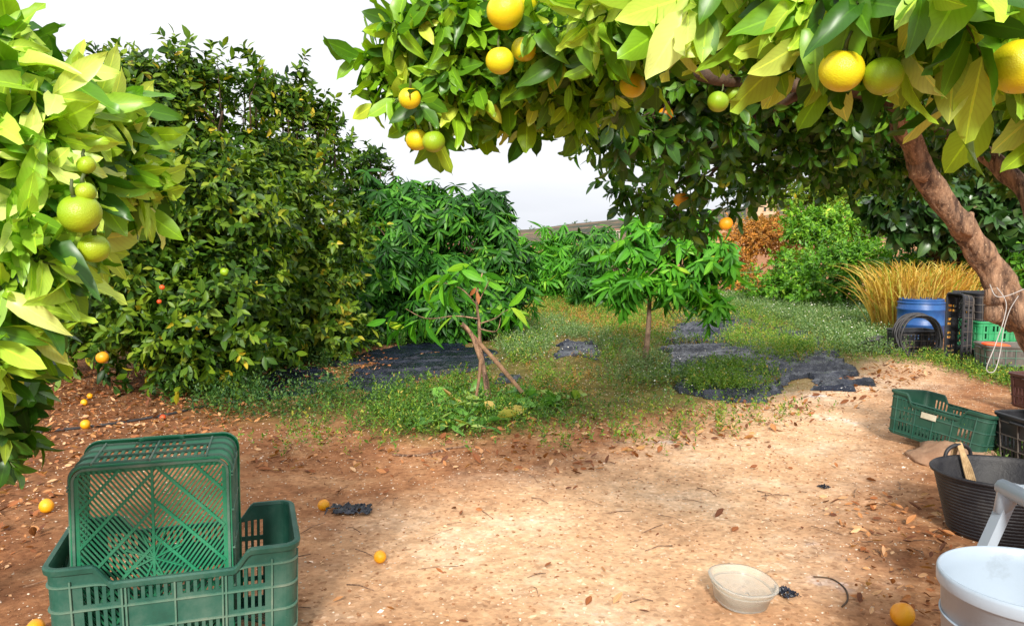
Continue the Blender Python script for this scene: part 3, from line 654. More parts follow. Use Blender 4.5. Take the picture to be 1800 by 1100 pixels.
# rubber tub
M['tub'] = plain('dusty_black_rubber', (.045, .042, .042), (.010, .010, .014), .55, 6, .25, 90, lo=.45, hi=.75)
tb = empty('rubber_tub', (1.80, 2.88, gzf(1.84, 2.98)), 'large flexible black rubber tub with ribbed sides', 'tub')
mb = MB(); prof = [(.001, 0), (.155, 0), (.165, .008)]
for k in range(17):
    z0 = .015+k*.0125; r0 = .167+.055*(z0/.235); prof += [(r0, z0), (r0+.0025, z0+.004), (r0+.0025, z0+.008), (r0, z0+.011)]
prof += [(.226, .228), (.232, .230), (.234, .238), (.229, .243), (.222, .238), (.217, .22), (.160, .016), (.001, .014)]
ov = lambda a: 1+.045*math.cos(2*a+.5)
mb.lathe(prof, 64, wob=ov); mb.build('body', M['tub'], tb)
for a, nm in ((R(103), 0), (R(283), 1)):
    h = MB(); e = Vector((math.cos(a), math.sin(a), 0)); tt = Vector((-math.sin(a), math.cos(a), 0)); c = e*.226*ov(a)+Vector((0, 0, .232))
    h.tube(smooth_path([c-tt*.062-Vector((0, 0, .01)), c-tt*.052+Vector((0, 0, .028)), c-tt*.022+Vector((0, 0, .048)), c+tt*.022+Vector((0, 0, .048)), c+tt*.052+Vector((0, 0, .028)), c+tt*.062-Vector((0, 0, .01))], 5), .0075, 8)
    h.build('handle', M['tub'], tb)
M['straw_rope'] = plain('frayed_twine', (.55, .38, .2), (.3, .19, .09), .9, 60)
mb = MB()
for k in range(5):
    a = Vector((1.745+.004*k, 3.105, .275)); mb.tube(smooth_path([a+Vector((0, .03, -.07)), a, a+Vector((.004, -.03, -.035)), a+Vector((.012+.003*k, -.045, -.09)), a+Vector((.02+.006*k, -.06, -.14-.008*k))], 4), .0045, 6)
tag(mb.build('twine', M['straw_rope']), 'frayed straw coloured twine hanging over the far rim of the rubber tub', 'twine')

# white bucket
M['white'] = plain('white_plastic', (.36, .43, .51), (.25, .29, .33), .35, 7, .05, lo=.26, hi=.42)
M['wire'] = plain('rusty_wire', (.30, .16, .08), (.16, .08, .04), .6, 60)
bk = empty('bucket', (1.062, 1.585, gzf(1.05, 1.6)-.02), 'white plastic bucket in the bottom right corner', 'bucket')
mb = MB(); mb.lathe([(.001, 0), (.142, 0), (.148, .006), (.1665, .364), (.1735, .366), (.175, .369), (.1755, .388), (.174, .394), (.170, .396), (.166, .392), (.164, .36), (.144, .010), (.001, .008)], 96)
mb.build('body', M['white'], bk)
mb = MB(); mb.lathe([(.163, .300), (.1672, .3015), (.1672, .3035), (.163, .305)], 96, closed=True); mb.build('rib', M['white'], bk)
mb = MB(); a0 = R(172); e = Vector((math.cos(a0), math.sin(a0), 0)); pp = []
for k in range(21):
    a = math.pi*k/20; pp.append(Vector((math.cos(R(172))*.184*math.cos(a) - math.sin(R(172))*0 - .0, 0, 0)))
pp = [Vector((-.182*math.cos(t), .0, .0)) for t in []]
for k in range(25):
    t = math.pi*k/24; v = Vector((-math.sin(t)*.21, math.cos(t)*.186, .325-.27*math.sin(t)*.95)); pp.append(v)
mb.tube(pp, .0028, 8); mb.build('bail_handle', M['wire'], bk)
for sy in (-1, 1):
    q = MB(); q.tube([(0, sy*.170, .325), (0, sy*.192, .325)], .014, 12); q.build('handle_lug', M['white'], bk)

# white plastic chair, mostly outside the frame
ch = empty('plastic_chair', (1.43, 1.92, gzf(1.4, 2.0)), 'white plastic chair with one splayed leg beside the bucket', 'chair', rot=(0, 0, R(-90)))
mb = MB(); mb.tube([(-.10, -.17, .432), (.36, -.17, .432)], .021, 10); mb.box((.14, .07, .43), (.47, .42, .018)); mb.build('seat', M['white'], ch)
for (x, y, dx, dy) in ((-.085, -.16, -.0, -.16), (.36, -.16, .09, -.05), (-.07, .25, -.09, .10), (.36, .25, .06, .12)):
    q = MB(); a = Vector((x, y, .42)); b = Vector((x+dx, y+dy, .0)); q.bar(a+Vector((0, 0, -.01)), b, .036, .024, up=(0, 0, 1)); q.tube([a+Vector((0, 0, .022)), a, a.lerp(b, .13)], [.026, .028, .017], 12); q.build('leg', M['white'], ch)
mb = MB()
for k in range(5): mb.bar((-.04+.09*k, .28, .43), (-.05+.095*k, .36, .82), .05, .01, up=(0, 1, 0))
mb.tube(smooth_path([(-.09, .27, .43), (-.11, .36, .80), (.14, .385, .86), (.40, .36, .80), (.37, .27, .43)], 6), .016, 8); mb.build('backrest', M['white'], ch)

# translucent food bowl
m, t, p, o = mat('milky_plastic'); M['milky'] = m; p.inputs['Base Color'].default_value = (.95, .93, .86, 1); p.inputs['Roughness'].default_value = .25; p.inputs['Transmission Weight'].default_value = .8; p.inputs['IOR'].default_value = 1.15
g = gnd(1302, 1066); bw = empty('food_container', (g.x, g.y+.01, gzf(g.x, g.y)+.008), 'small milky see-through plastic bowl on the bare soil', 'bowl', rot=(R(7), R(4), .3))
mb = MB(); sq = lambda a: 1/(abs(math.cos(a))**2.4+abs(math.sin(a))**2.4)**(1/2.4)*.98
mb.lathe([(.001, 0), (.068, 0), (.075, .006), (.088, .062), (.097, .064), (.098, .068), (.089, .069), (.085, .062), (.072, .009), (.001, .004)], 64, wob=sq); mb.build('body', m, bw)
mb = MB(); mb.lathe([(.083, .044), (.0875, .046), (.0875, .049), (.084, .050)], 64, closed=True, wob=sq); mb.build('rib', m, bw)

# mound of stone under the tilted crate
M['rock'] = plain('pale_brown_rock', (.48, .30, .19), (.26, .14, .08), .95, 8, .8, 25)
def rock(name, label, c, r, cat='rock', mt='rock', seed=0, group=None):
    V = []; nu, nv = 22, 14
    for j in range(nv+1):
        for i in range(nu):
            a, b = 2*math.pi*i/nu, math.pi*j/nv; d = Vector((math.sin(b)*math.cos(a), math.sin(b)*math.sin(a), math.cos(b)))
            k = 1+.35*noise.noise(d*1.7+Vector((seed, 0, 0)))+.12*noise.noise(d*5+Vector((seed, 0, 0))); V.append((d.x*r[0]*k, d.y*r[1]*k, d.z*r[2]*k))
    F = [(j*nu+i, (j+1)*nu+i, (j+1)*nu+(i+1) % nu, j*nu+(i+1) % nu) for j in range(nv) for i in range(nu)]
    q = MB(); q.add(V, F, True); o = q.build(name, M[mt]); o.location = c; return tag(o, label, cat, group)
rock('rock', 'pale brown rock half buried under the tilted green crate', (2.22, 3.93, -.01), (.22, .17, .07), seed=4)
rock('rock', 'rough brown stone between the tilted crate and the tree trunk', (2.42, 4.12, .0), (.18, .16, .09), seed=9)
g = gnd(1690, 812); 

# ------------------------------------------------------------------ foreground orange tree on the right
C = []
for q in [(735, 55, 1.55, 55, 50), (705, 100, 1.62, 45, 40), (735, 150, 1.6, 45, 45), (762, 195, 1.62, 30, 28), (800, 100, 1.6, 70, 70), (850, 30, 1.6, 90, 55), (860, 165, 1.7, 55, 42), (925, 175, 1.75, 55, 36),
          (930, 110, 1.65, 80, 70), (960, 40, 1.6, 80, 60), (1010, 150, 1.7, 70, 60), (1050, 60, 1.5, 90, 70), (1100, 120, 1.6, 70, 50), (1150, 30, 1.35, 100, 55)]: C.append(CL(*q))
C2 = []
for q in [(1040, 190, 2.4, 60, 38), (1115, 220, 2.5, 70, 42), (1180, 210, 2.7, 90, 60), (1140, 330, 3.4, 45, 40), (1190, 370, 3.6, 45, 25), (1240, 255, 3.2, 80, 60), (1310, 305, 3.5, 70, 35),
          (1330, 210, 3.2, 100, 60), (1420, 270, 3.7, 90, 45), (1500, 290, 4.0, 80, 35), (1230, 130, 2.6, 110, 70), (1350, 130, 2.8, 120, 70), (1450, 200, 3.3, 110, 70), (1560, 270, 4.3, 90, 60),
          (1500, 110, 3.0, 130, 60), (1640, 120, 3.0, 130, 60), (1760, 160, 3.3, 110, 80), (1700, 230, 4.4, 100, 60), (1800, 270, 4.6, 90, 70), (1080, 120, 2.6, 90, 60), (960, 120, 2.3, 90, 60), (880, 80, 2.2, 90, 60),
          (1250, 20, 3.0, 150, 60), (1500, 0, 3.2, 180, 70), (1750, 20, 3.4, 160, 80), (1000, 0, 2.6, 150, 60), (1400, -120, 3.0, 320, 80), (1800, -120, 3.4, 300, 90), (1000, -90, 2.4, 200, 60), (1960, 160, 3.6, 120, 120), (2050, -40, 3.6, 160, 120), (1560, 190, 3.9, 110, 60), (1600, 290, 5.2, 80, 30)]: C2.append(CL(*q))
C3 = []
for q in [(1250, -35, 1.15, 80, 40), (1340, -35, 1.2, 70, 40), (1410, -20, 1.1, 70, 45), (1490, -10, 1.05, 75, 50), (1570, 0, 1.1, 70, 50), (1650, -35, .95, 90, 50), (1720, -5, 1.05, 80, 55), (1810, 10, 1.0, 80, 70), (1850, 130, 1.15, 60, 60), (1130, -40, 1.3, 80, 40), (1550, -60, 1.1, 250, 50), (1850, -60, 1.1, 120, 60)]: C3.append(CL(*q))
base = Vector((2.72, 3.75, 0)); root = empty('orange_tree', base, 'orange tree on the right with leaning scarred trunk, ripe and green fruit overhanging the path', 'orange tree')
mb = MB()
lp = smooth_path([at(1970, 900, 3.75), at(1940, 800, 3.72), at(1892, 690, 3.68), at(1846, 610, 3.65), at(1803, 540, 3.62)], 8)
mb.tube(lp, lerp_list([.16, .122, .108, .10, .088], len(lp)), 28, .16, 2)
t1 = MB(); lp = smooth_path([at(1805, 560, 3.62), at(1765, 510, 3.6), at(1730, 455, 3.56), at(1694, 402, 3.5), at(1655, 350, 3.45), at(1622, 300, 3.4), at(1606, 262, 3.35), at(1586, 215, 3.3), at(1570, 150, 3.2), at(1530, 60, 3.0), at(1480, -20, 2.8)], 7)
t1.tube(lp, lerp_list([.085, .064, .052, .048, .045, .052, .043, .041, .038, .03, .02], len(lp)), 36, .42, 5)
for (px, py, d, r) in ((1618, 298, 3.38, .046), (1748, 520, 3.57, .045), (1748, 548, 3.58, .042), (1655, 345, 3.43, .03), (1700, 395, 3.47, .028)):          # burls
    c = at(px, py, d); t1.tube([c+Vector((.02, 0, -.05)), c+Vector((-.006, -.01, -.02)), c+Vector((-.008, -.01, .015)), c+Vector((.02, 0, .05))], [.01, r, r*.95, .01], 12, .25, px)
t2 = MB(); lp = smooth_path([at(1850, 590, 3.72), at(1850, 480, 3.85), at(1815, 360, 4.0), at(1770, 300, 4.1), at(1715, 258, 4.2), at(1650, 232, 4.3), at(1570, 180, 4.2), at(1440, 130, 3.6)], 6)
t2.tube(lp, lerp_list([.085, .065, .052, .045, .04, .036, .03, .02], len(lp)), 24, .34, 7)
t3 = MB(); lp = smooth_path([at(1590, 190, 3.25), at(1480, 150, 2.9), at(1340, 150, 2.6), at(1180, 120, 2.2), at(1050, 90, 1.9), at(900, 60, 1.75), at(780, 50, 1.65)], 6); t3.tube(lp, lerp_list([.035, .028, .022, .016, .012, .008, .004], len(lp)), 10, .2, 1)
lp = smooth_path([at(1440, 150, 2.8), at(1340, 200, 2.9), at(1250, 270, 3.1), at(1180, 340, 3.5)], 6); t3.tube(lp, lerp_list([.02, .014, .010, .004], len(lp)), 8, .2, 1)
limbs(t3, base, at(1580, 120, 3.1), C2[:22], .022, 6, .005, .1, 4, .7); limbs(t3, base, at(1500, 40, 2.2), C3+C[:6:2], .018, 6, .004, .06, 5, .6)
for b, nm in ((mb, 'trunk'), (t1, 'limb'), (t2, 'limb'), (t3, 'branch')): localise(b.build(nm, M['bark' if nm != 'branch' else 'bark_dark'], root), root)
def foliage(nm, C, dens, scale, mt, kinds, mu, sdv, parent, sub=6, subr=.55, droop=None, wid=1.0, twig=True, sp='near', shrink=.8, bias=(0, 0, 0)):
    C = [(c, a*shrink, b*shrink, e*shrink) for c, a, b, e in C]
    O, D, G = clump_origins(C, dens, sub=sub, subr=subr, inner=.3); sp = dict(SP[sp])
    if droop: sp['droop'] = droop
    D = D + np.array(bias); D[:, 2] -= .35; P, X, N, sz, tips = sprays(O, D, sp, scale, G)
    N[:, 1] -= .35
    v = np.clip(rng.normal(mu, sdv, len(P))+np.repeat(rng.normal(0, .1, len(O)), sp['n']), 0, 1)
    o = leaves(nm, P, X, N, sz, kinds, M[mt], parent, v, wid); localise(o, parent)
    if twig:
        q = MB()
        for i in range(len(O)): q.tube([Vector(O[i]-nrm(D[i:i+1])[0]*.06), Vector(O[i]), Vector(tips[i])-Vector((0, 0, .015))], [.0028, .0022, .0012], 4, cap=False)
        localise(q.build('twigs', M['stem'], parent), parent)
FK = ['fine', 'fine2', 'fine3']
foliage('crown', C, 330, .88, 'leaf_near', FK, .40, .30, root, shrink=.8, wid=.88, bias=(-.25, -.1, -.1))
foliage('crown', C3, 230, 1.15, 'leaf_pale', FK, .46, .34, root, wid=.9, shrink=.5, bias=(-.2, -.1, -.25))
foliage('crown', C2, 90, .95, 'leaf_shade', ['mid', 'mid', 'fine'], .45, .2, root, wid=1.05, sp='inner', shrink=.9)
for f in [(888, 20, 1.40, .064, 'yellow'), (879, 107, 1.42, .049, 'yellow'), (921, 87, 1.46, .045, 'yellow'), (720, 173, 1.46, .040, 'yellow'), (762, 249, 1.5, .042, 'green'), (733, 246, 1.53, .042, 'yellow'),
          (1112, 150, 1.42, .045, 'yellow'), (972, 182, 1.66, .042, 'yellow'), (1262, 179, 2.3, .060, 'green'), (1288, 166, 2.5, .056, 'green'), (1197, 351, 3.3, .062, 'orange'), (1222, 350, 3.33, .055, 'yellow'),
          (1276, 393, 3.2, .055, 'orange'), (1480, 124, .97, .052, 'yellow'), (1552, 134, .96, .045, 'green'), (1790, 118, .93, .062, 'yellow'), (1170, 201, 2.5, .045, 'orange'), (925, 2, 1.5, .045, 'yellow'), (1272, 320, 3.2, .05, 'green'), (1080, 40, 1.5, .036, 'yellow')]:
    fruit(*f, root=root)
# white string looped round the fork
M['string'] = plain('white_string', (.50, .47, .45), (.34, .31, .29), .7, 40)
mb = MB(); mb.tube(smooth_path([at(1752, 505, 3.5), at(1768, 530, 3.48), at(1765, 560, 3.46), at(1748, 610, 3.44), at(1734, 648, 3.42), at(1748, 652, 3.42), at(1758, 620, 3.44), at(1764, 580, 3.46), at(1775, 545, 3.47), at(1790, 520, 3.46)], 6), .0022, 6)
mb.tube(smooth_path([at(1740, 500, 3.5), at(1750, 520, 3.46), at(1770, 520, 3.45), at(1800, 508, 3.46)], 6), .0022, 6)
tag(mb.build('string', M['string']), 'white string tied round the fork of the orange tree and hanging in a loop', 'string')

# ------------------------------------------------------------------ foreground orange tree on the left
C = [CL(*q) for q in [(-20, 130, 1.0, 60, 60), (20, 210, 1.0, 80, 70), (100, 220, 1.1, 50, 50), (135, 225, 1.15, 40, 30), (20, 330, 1.0, 80, 80), (120, 310, 1.1, 60, 50), (165, 275, 1.15, 30, 25), (70, 385, 1.1, 50, 45), (-30, 450, .95, 60, 60),
                      (10, 480, 1.0, 35, 35), (-50, 560, .95, 45, 45), (-60, 300, 1.1, 140, 200), (-80, 150, 1.2, 120, 120)]]
Cd = [CL(*q) for q in [(-25, 640, 1.5, 45, 40), (-5, 700, 1.55, 35, 34), (-40, 600, 1.6, 50, 50), (-40, 700, 1.5, 110, 110), (20, 500, 1.5, 80, 80), (-20, 380, 1.5, 110, 110), (-120, 400, 1.9, 220, 300), (20, 280, 1.6, 100, 110), (-30, 140, 1.5, 70, 60), (-150, 650, 1.8, 200, 150)]]
base = Vector((-1.75, 1.75, 0)); root = empty('orange_tree', base, 'leafy orange tree at the left edge with bright yellow-green leaves and green oranges', 'orange tree')
mb = MB(); tp = Vector((-1.6, 1.6, .55)); lp = smooth_path([base-Vector((0, 0, .05)), base.lerp(tp, .5)+Vector((.03, 0, 0)), tp], 6); mb.tube(lp, lerp_list([.09, .075, .06], len(lp)), 16, .2, 4); limbs(mb, base, tp, C+Cd, .05, 7, .006, .08, 8, .8)
localise(mb.build('trunk', M['bark_dark'], root), root)
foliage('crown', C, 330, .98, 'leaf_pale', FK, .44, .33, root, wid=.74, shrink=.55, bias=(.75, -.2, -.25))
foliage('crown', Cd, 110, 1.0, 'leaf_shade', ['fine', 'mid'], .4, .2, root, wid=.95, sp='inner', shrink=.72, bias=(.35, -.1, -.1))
for f in [(140, 375, .93, .047, 'green'), (108, 412, .97, .046, 'green'), (165, 436, .96, .036, 'green'), (150, 338, .93, .024, 'green'), (152, 290, .98, .022, 'green')]: fruit(*f, root=root)

# ------------------------------------------------------------------ citrus trees behind on the left
K2 = ['mid', 'fine2']
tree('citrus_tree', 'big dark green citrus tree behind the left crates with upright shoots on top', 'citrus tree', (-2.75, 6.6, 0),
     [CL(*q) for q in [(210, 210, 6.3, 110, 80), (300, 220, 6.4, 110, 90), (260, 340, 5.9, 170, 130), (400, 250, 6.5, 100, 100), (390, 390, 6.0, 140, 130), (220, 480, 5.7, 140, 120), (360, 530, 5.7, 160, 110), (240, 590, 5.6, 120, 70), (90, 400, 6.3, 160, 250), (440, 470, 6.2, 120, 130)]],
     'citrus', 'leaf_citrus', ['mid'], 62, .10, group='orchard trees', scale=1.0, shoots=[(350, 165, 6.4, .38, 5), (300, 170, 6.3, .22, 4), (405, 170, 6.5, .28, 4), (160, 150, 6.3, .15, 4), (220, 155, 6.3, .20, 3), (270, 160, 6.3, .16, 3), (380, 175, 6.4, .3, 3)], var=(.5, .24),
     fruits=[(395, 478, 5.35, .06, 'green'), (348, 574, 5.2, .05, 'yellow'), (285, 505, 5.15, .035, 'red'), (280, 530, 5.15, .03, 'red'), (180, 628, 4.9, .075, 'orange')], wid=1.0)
tree('citrus_tree', 'yellowing citrus tree with tall ragged shoots right of the biggest dark one', 'citrus tree', (-2.2, 8.0, 0),
     [CL(*q) for q in [(470, 280, 7.4, 70, 60), (530, 290, 7.6, 45, 60), (480, 380, 7.2, 100, 120), (550, 420, 7.5, 85, 110), (520, 520, 7.3, 110, 90), (430, 590, 7.0, 100, 50), (540, 580, 7.4, 90, 40)]],
     'citrus', 'leaf_citrus', ['mid'], 55, .08, group='orchard trees', scale=1.05, shoots=[(495, 200, 7.4, .50, 5), (525, 210, 7.5, .36, 4), (560, 240, 7.6, .33, 5), (578, 245, 7.6, .25, 3), (450, 210, 7.4, .26, 4)], var=(.6, .24))
tree('citrus_tree', 'small dark tree between the yellowing citrus and the mango row', 'citrus tree', (-1.95, 10.0, 0),
     [CL(*q) for q in [(615, 320, 9.4, 55, 50), (640, 400, 9.2, 70, 80), (600, 470, 9.2, 70, 80), (640, 530, 9.0, 60, 50)]],
     'citrus', 'leaf_citrus', ['mid'], 45, .06, group='orchard trees', scale=1.1, shoots=[(590, 270, 9.4, .25, 2), (640, 290, 9.4, .2, 3), (670, 300, 9.4, .15, 2)], var=(.35, .2))
# mangoes
tree('mango_tree', 'broad mango tree with long hanging leaves left of the small staked sapling', 'mango tree', (-1.62, 9.3, 0),
     [CL(*q) for q in [(680, 345, 9.2, 45, 35), (695, 390, 9.2, 70, 45), (765, 380, 9.0, 70, 45), (845, 365, 9.2, 42, 36), (905, 470, 8.9, 38, 40), (700, 450, 8.8, 90, 80), (800, 470, 8.7, 90, 80), (870, 450, 9.0, 60, 70), (670, 540, 8.7, 70, 50), (770, 550, 8.6, 90, 40), (880, 510, 8.9, 55, 50), (845, 545, 8.8, 60, 30)]],
     'mango', 'leaf_mango', ['long', 'long2'], 58, .07, bark='bark_grey', group='orchard trees', scale=.92, sub=9, subr=.46, wid=1.05)
tree('mango_tree', 'distant mango tree at the end of the grassy strip with bright crown', 'mango tree', (.95, 15.6, gzf(.95, 15.6)),
     [CL(*q) for q in [(985, 445, 15.2, 50, 38), (960, 480, 15.0, 38, 38), (1015, 470, 14.8, 45, 40), (985, 500, 14.8, 50, 28)]], 'mango', 'leaf_young', ['long'], 20, .06, bark='bark_grey', group='orchard trees', scale=1.15, var=(.4, .2))
tree('mango_tree', 'distant mango tree with darker crown just left of the young mango', 'mango tree', (1.5, 13.6, gzf(1.5, 13.6)),
     [CL(*q) for q in [(1050, 430, 13.6, 45, 28), (1070, 470, 13.4, 48, 40), (1030, 500, 13.2, 40, 28), (1090, 500, 13.4, 50, 30)]], 'mango', 'leaf_mango', ['long'], 22, .06, bark='bark_grey', group='orchard trees', scale=1.1, var=(.5, .2))
tree('mango_tree', 'low mango tree far back beside the tip of the broad mango', 'mango tree', (.3, 17, gzf(.3, 17)),
     [CL(*q) for q in [(905, 430, 17, 32, 26), (925, 460, 16.5, 35, 32), (900, 480, 16, 40, 35)]], 'mango', 'leaf_young', ['long'], 18, .06, bark='bark_grey', group='orchard trees', scale=1.15, var=(.35, .2))
tree('mango_tree', 'young mango tree with thin bare stem and bright drooping leaves in the weeds', 'mango tree', (1.165, 7.0, gzf(1.165, 7)),
     [CL(*q) for q in [(1120, 440, 7.0, 52, 28), (1080, 480, 6.9, 26, 18), (1190, 415, 7.0, 55, 34), (1240, 445, 7.0, 44, 28), (1150, 490, 6.8, 56, 20), (1215, 485, 6.9, 44, 24), (1252, 540, 6.8, 20, 14), (1180, 380, 7.1, 30, 16), (1235, 395, 7.1, 36, 20), (1130, 395, 7.1, 30, 18), (1092, 515, 6.8, 16, 10), (1275, 450, 6.9, 22, 20)]],
     'mango', 'leaf_young', ['long', 'long2'], 54, .022, trunk_top=at(1142, 500, 6.98), bark='bark_grey', group='orchard trees', scale=.92, sub=4, subr=.5, var=(.5, .2), wid=1.15)
# shrubs on the right
def shrub(label, C, mt, px, d, dens=30, sp='shrub', k=('mid',), cat='shrub', nm='shrub', sc=1.0, group='shrubs on the right', var=None, r0=.035):
    x = (px-900)/FPX*d; tree(nm, label, cat, (x, d, gzf(x, d)), [CL(*q) for q in C], sp, mt, list(k), dens, r0, group=group, scale=sc, var=var)
shrub('round bright green shrub topmost behind the others', [(1440, 400, 15.2, 52, 34), (1475, 388, 15.4, 40, 28), (1420, 395, 15.3, 34, 26)], 'leaf_shrub', 1430, 15.4, 44, sc=1.1, var=(.6, .2))
shrub('bright bushy shrub in the middle with its foliage down to the grass', [(1385, 480, 14, 44, 34), (1405, 500, 13.8, 50, 34), (1352, 508, 13.9, 34, 22)], 'leaf_shrub', 1370, 14.0, 48, sc=1.0, var=(.5, .2))
shrub('wide green shrub left of the yellow reeds', [(1470, 465, 13.2, 55, 34), (1510, 480, 13.0, 45, 40), (1450, 505, 12.9, 55, 32), (1530, 455, 13.2, 40, 30)], 'leaf_shrub', 1480, 13.2, 48, sc=1.0, var=(.42, .2))
shrub('rusty orange bush at the foot of the red slope', [(1310, 420, 17, 46, 32), (1285, 465, 16.5, 44, 34), (1350, 420, 17, 44, 28), (1310, 500, 16, 40, 26), (1385, 455, 17, 30, 30)], 'leaf_rust', 1305, 16.8, 60, sc=.8, r0=.03)
shrub('dull green bush with olive leaves behind the bright round one', [(1410, 350, 19, 60, 36), (1470, 345, 19, 60, 36), (1545, 350, 18.5, 60, 36), (1335, 400, 20, 30, 16), (1500, 400, 18, 60, 36), (1560, 390, 17, 50, 34)], 'leaf_citrus', 1440, 19, 34, sc=1.1, var=(.75, .15))
tree('loquat_tree', 'loquat tree with big grey-green ribbed leaves behind the leaning trunk', 'loquat tree', (5.6, 10.8, 0),
     [CL(*q) for q in [(1590, 360, 10.4, 50, 34), (1650, 350, 10.2, 60, 38), (1700, 390, 10.2, 55, 32), (1625, 400, 10.3, 45, 22), (1760, 360, 10.4, 60, 55), (1830, 400, 10.6, 80, 90), (1740, 310, 10.6, 80, 45)]],
     'loquat', 'leaf_loquat', ['mid'], 34, .08, group='orchard trees', scale=1.0, wid=1.15)
shrub('dark green hedge bush filling the gap between reeds and trunk', [(1790, 480, 10, 50, 60), (1850, 520, 9.6, 70, 70), (1830, 600, 8.8, 50, 40), (1600, 455, 11, 55, 35), (1680, 450, 11, 60, 40), (1650, 500, 11, 90, 45)], 'leaf_shrub', 1790, 9.4, 40, var=(.2, .15))
# backdrop orchard behind the left row so that no bare horizon shows through
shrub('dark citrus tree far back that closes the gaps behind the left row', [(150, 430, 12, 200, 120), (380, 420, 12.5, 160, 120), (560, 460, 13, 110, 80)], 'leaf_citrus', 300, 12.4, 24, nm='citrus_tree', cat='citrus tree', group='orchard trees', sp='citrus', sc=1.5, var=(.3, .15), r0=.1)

# yellow reeds
def ribbons(name, bases, dirs, length, width, m, parent=None, nseg=8, droop=.8, var=None):
    n = len(bases); t = np.linspace(0, 1, nseg+1); d = nrm(dirs); side = nrm(np.cross(d, np.array([0, 0, 1.])+rng.normal(size=(n, 3))*.4))
    Pm = bases[:, None, :] + d[:, None, :]*(length[:, None]*t)[..., None]
    h = d.copy(); h[:, 2] = 0; Pm += h[:, None, :]*(length[:, None]*.8*t**2)[..., None]; Pm[..., 2] -= droop*length[:, None]*.55*(t**2.4)
    wd = (width[:, None]*(1-t**1.6)*(.5+.5*np.minimum(1, t*5)))[..., None]
    A = Pm-side[:, None, :]*wd; B = Pm+side[:, None, :]*wd; V = np.stack([A, B], 2).reshape(-1, 3); F = []
    idx = (np.arange(n)*(nseg+1)*2)[:, None]+np.arange(nseg)[None, :]*2; idx = idx.ravel()
    F = np.stack([idx, idx+1, idx+3, idx+2], 1)
    me = bpy.data.meshes.new(name); me.from_pydata(V.tolist(), [], F.tolist()); a = me.attributes.new('lf', 'FLOAT_COLOR', 'POINT')
    c = np.ones((n, nseg+1, 2, 4)); v = rng.random(n) if var is None else var; c[..., 0] = v[:, None, None]; c[..., 1] = t[None, :, None]; c[..., 2] = np.array([0, 1.])[None, None, :]
    a.data.foreach_set('color', c.astype(np.float32).ravel()); me.polygons.foreach_set('use_smooth', [True]*len(F)); me.update(); return link(name, me, m, parent)
rt = empty('reed_clump', (4.8, 9.6, 0), 'clump of arching yellow reeds behind the blue barrel', 'reeds')
n = 1500; b = np.stack([rng.uniform(4.3, 5.15, n), rng.uniform(8.95, 9.6, n), np.zeros(n)+.0], 1); dd = np.stack([rng.normal(-.02, .15, n), rng.normal(-.08, .18, n), np.ones(n)], 1)
dd[:, 0] += (b[:, 0]-4.8)*.10; dd[:, 2] *= 1.3
localise(ribbons('blades', b, dd, rng.uniform(.8, 1.6, n), rng.uniform(.006, .013, n), M['reed'], rt, var=np.clip(rng.normal(.5, .25, n), 0, 1)), rt)

# ------------------------------------------------------------------ staked sapling
def wpos(px, py, d=5.2): return at(px, py, d)
sp_root = empty('mango_sapling', (-.2, 5.2, 0), 'small bent sapling with a few drooping leaves tied between wooden stakes', 'sapling')
mb = MB(); lp = smooth_path([at(858, 712, 5.2), at(852, 660, 5.2), at(846, 620, 5.2), at(842, 570, 5.2), at(838, 520, 5.2), at(848, 480, 5.2)], 5); mb.tube(lp, lerp_list([.016, .014, .013, .011, .008, .004], len(lp)), 8, .15)
lp = smooth_path([at(848, 640, 5.2), at(830, 590, 5.18), at(812, 568, 5.16)], 5); mb.tube(lp, lerp_list([.017, .015, .012], len(lp)), 8, .2)
for q in ([(840, 560), (800, 555), (750, 560), (712, 545)], [(840, 540), (815, 510), (790, 500), (765, 498)], [(842, 530), (858, 500), (862, 490)], [(842, 570), (870, 560), (885, 548), (900, 540)], [(842, 580), (872, 585), (880, 560)]):
    lp = smooth_path([at(a, b_, 5.2)+Vector((0, random.uniform(-.03, .03), random.uniform(-.012, .012))) for a, b_ in q], 4); mb.tube(lp, lerp_list([.005, .003, .0015], len(lp)), 6)
localise(mb.build('trunk', M['bark'], sp_root), sp_root)
O = []; D = []
for (px, py, k) in [(715, 545, 1), (735, 562, 2), (760, 562, 2), (768, 500, 1), (795, 500, 2), (815, 500, 1), (790, 485, 1), (828, 475, 2), (845, 480, 1), (880, 548, 2), (895, 545, 1), (822, 545, 1)]:
    for j in range(k): O.append(np.array(at(px, py, 5.2))+rng.normal(size=3)*.02); D.append(np.array([(px-842)/60., rng.normal()*.6, rng.uniform(-.2, .6)]))
sp7 = dict(SP['mango']); sp7['n'] = 5; sp7['ll'] = (.13, .19); sp7['droop'] = .8
P, X, N, sz, _ = sprays(np.array(O), np.array(D), sp7, 1.0); localise(leaves('leaves', P, X, N, sz, ['long', 'long2'], M['leaf_young'], sp_root, np.clip(rng.normal(.55, .25, len(P)), 0, 1), 1.5), sp_root)
P, X, N, sz = [np.array([np.array(at(838, 512, 5.15)), np.array(at(836, 505, 5.14))]), np.array([[.2, -.4, -.8], [-.5, -.1, -.9]]), np.array([[.7, -1., 0], [.3, -1., 0]]), np.array([.10, .07])]
localise(leaves('dry_leaf', P, X, N, sz, ['mid'], M['litter'], sp_root, np.array([.5, .4]), .8), sp_root)
M['stake'] = plain('weathered_stake', (.34, .19, .10), (.16, .09, .05), .85, 25, .5)
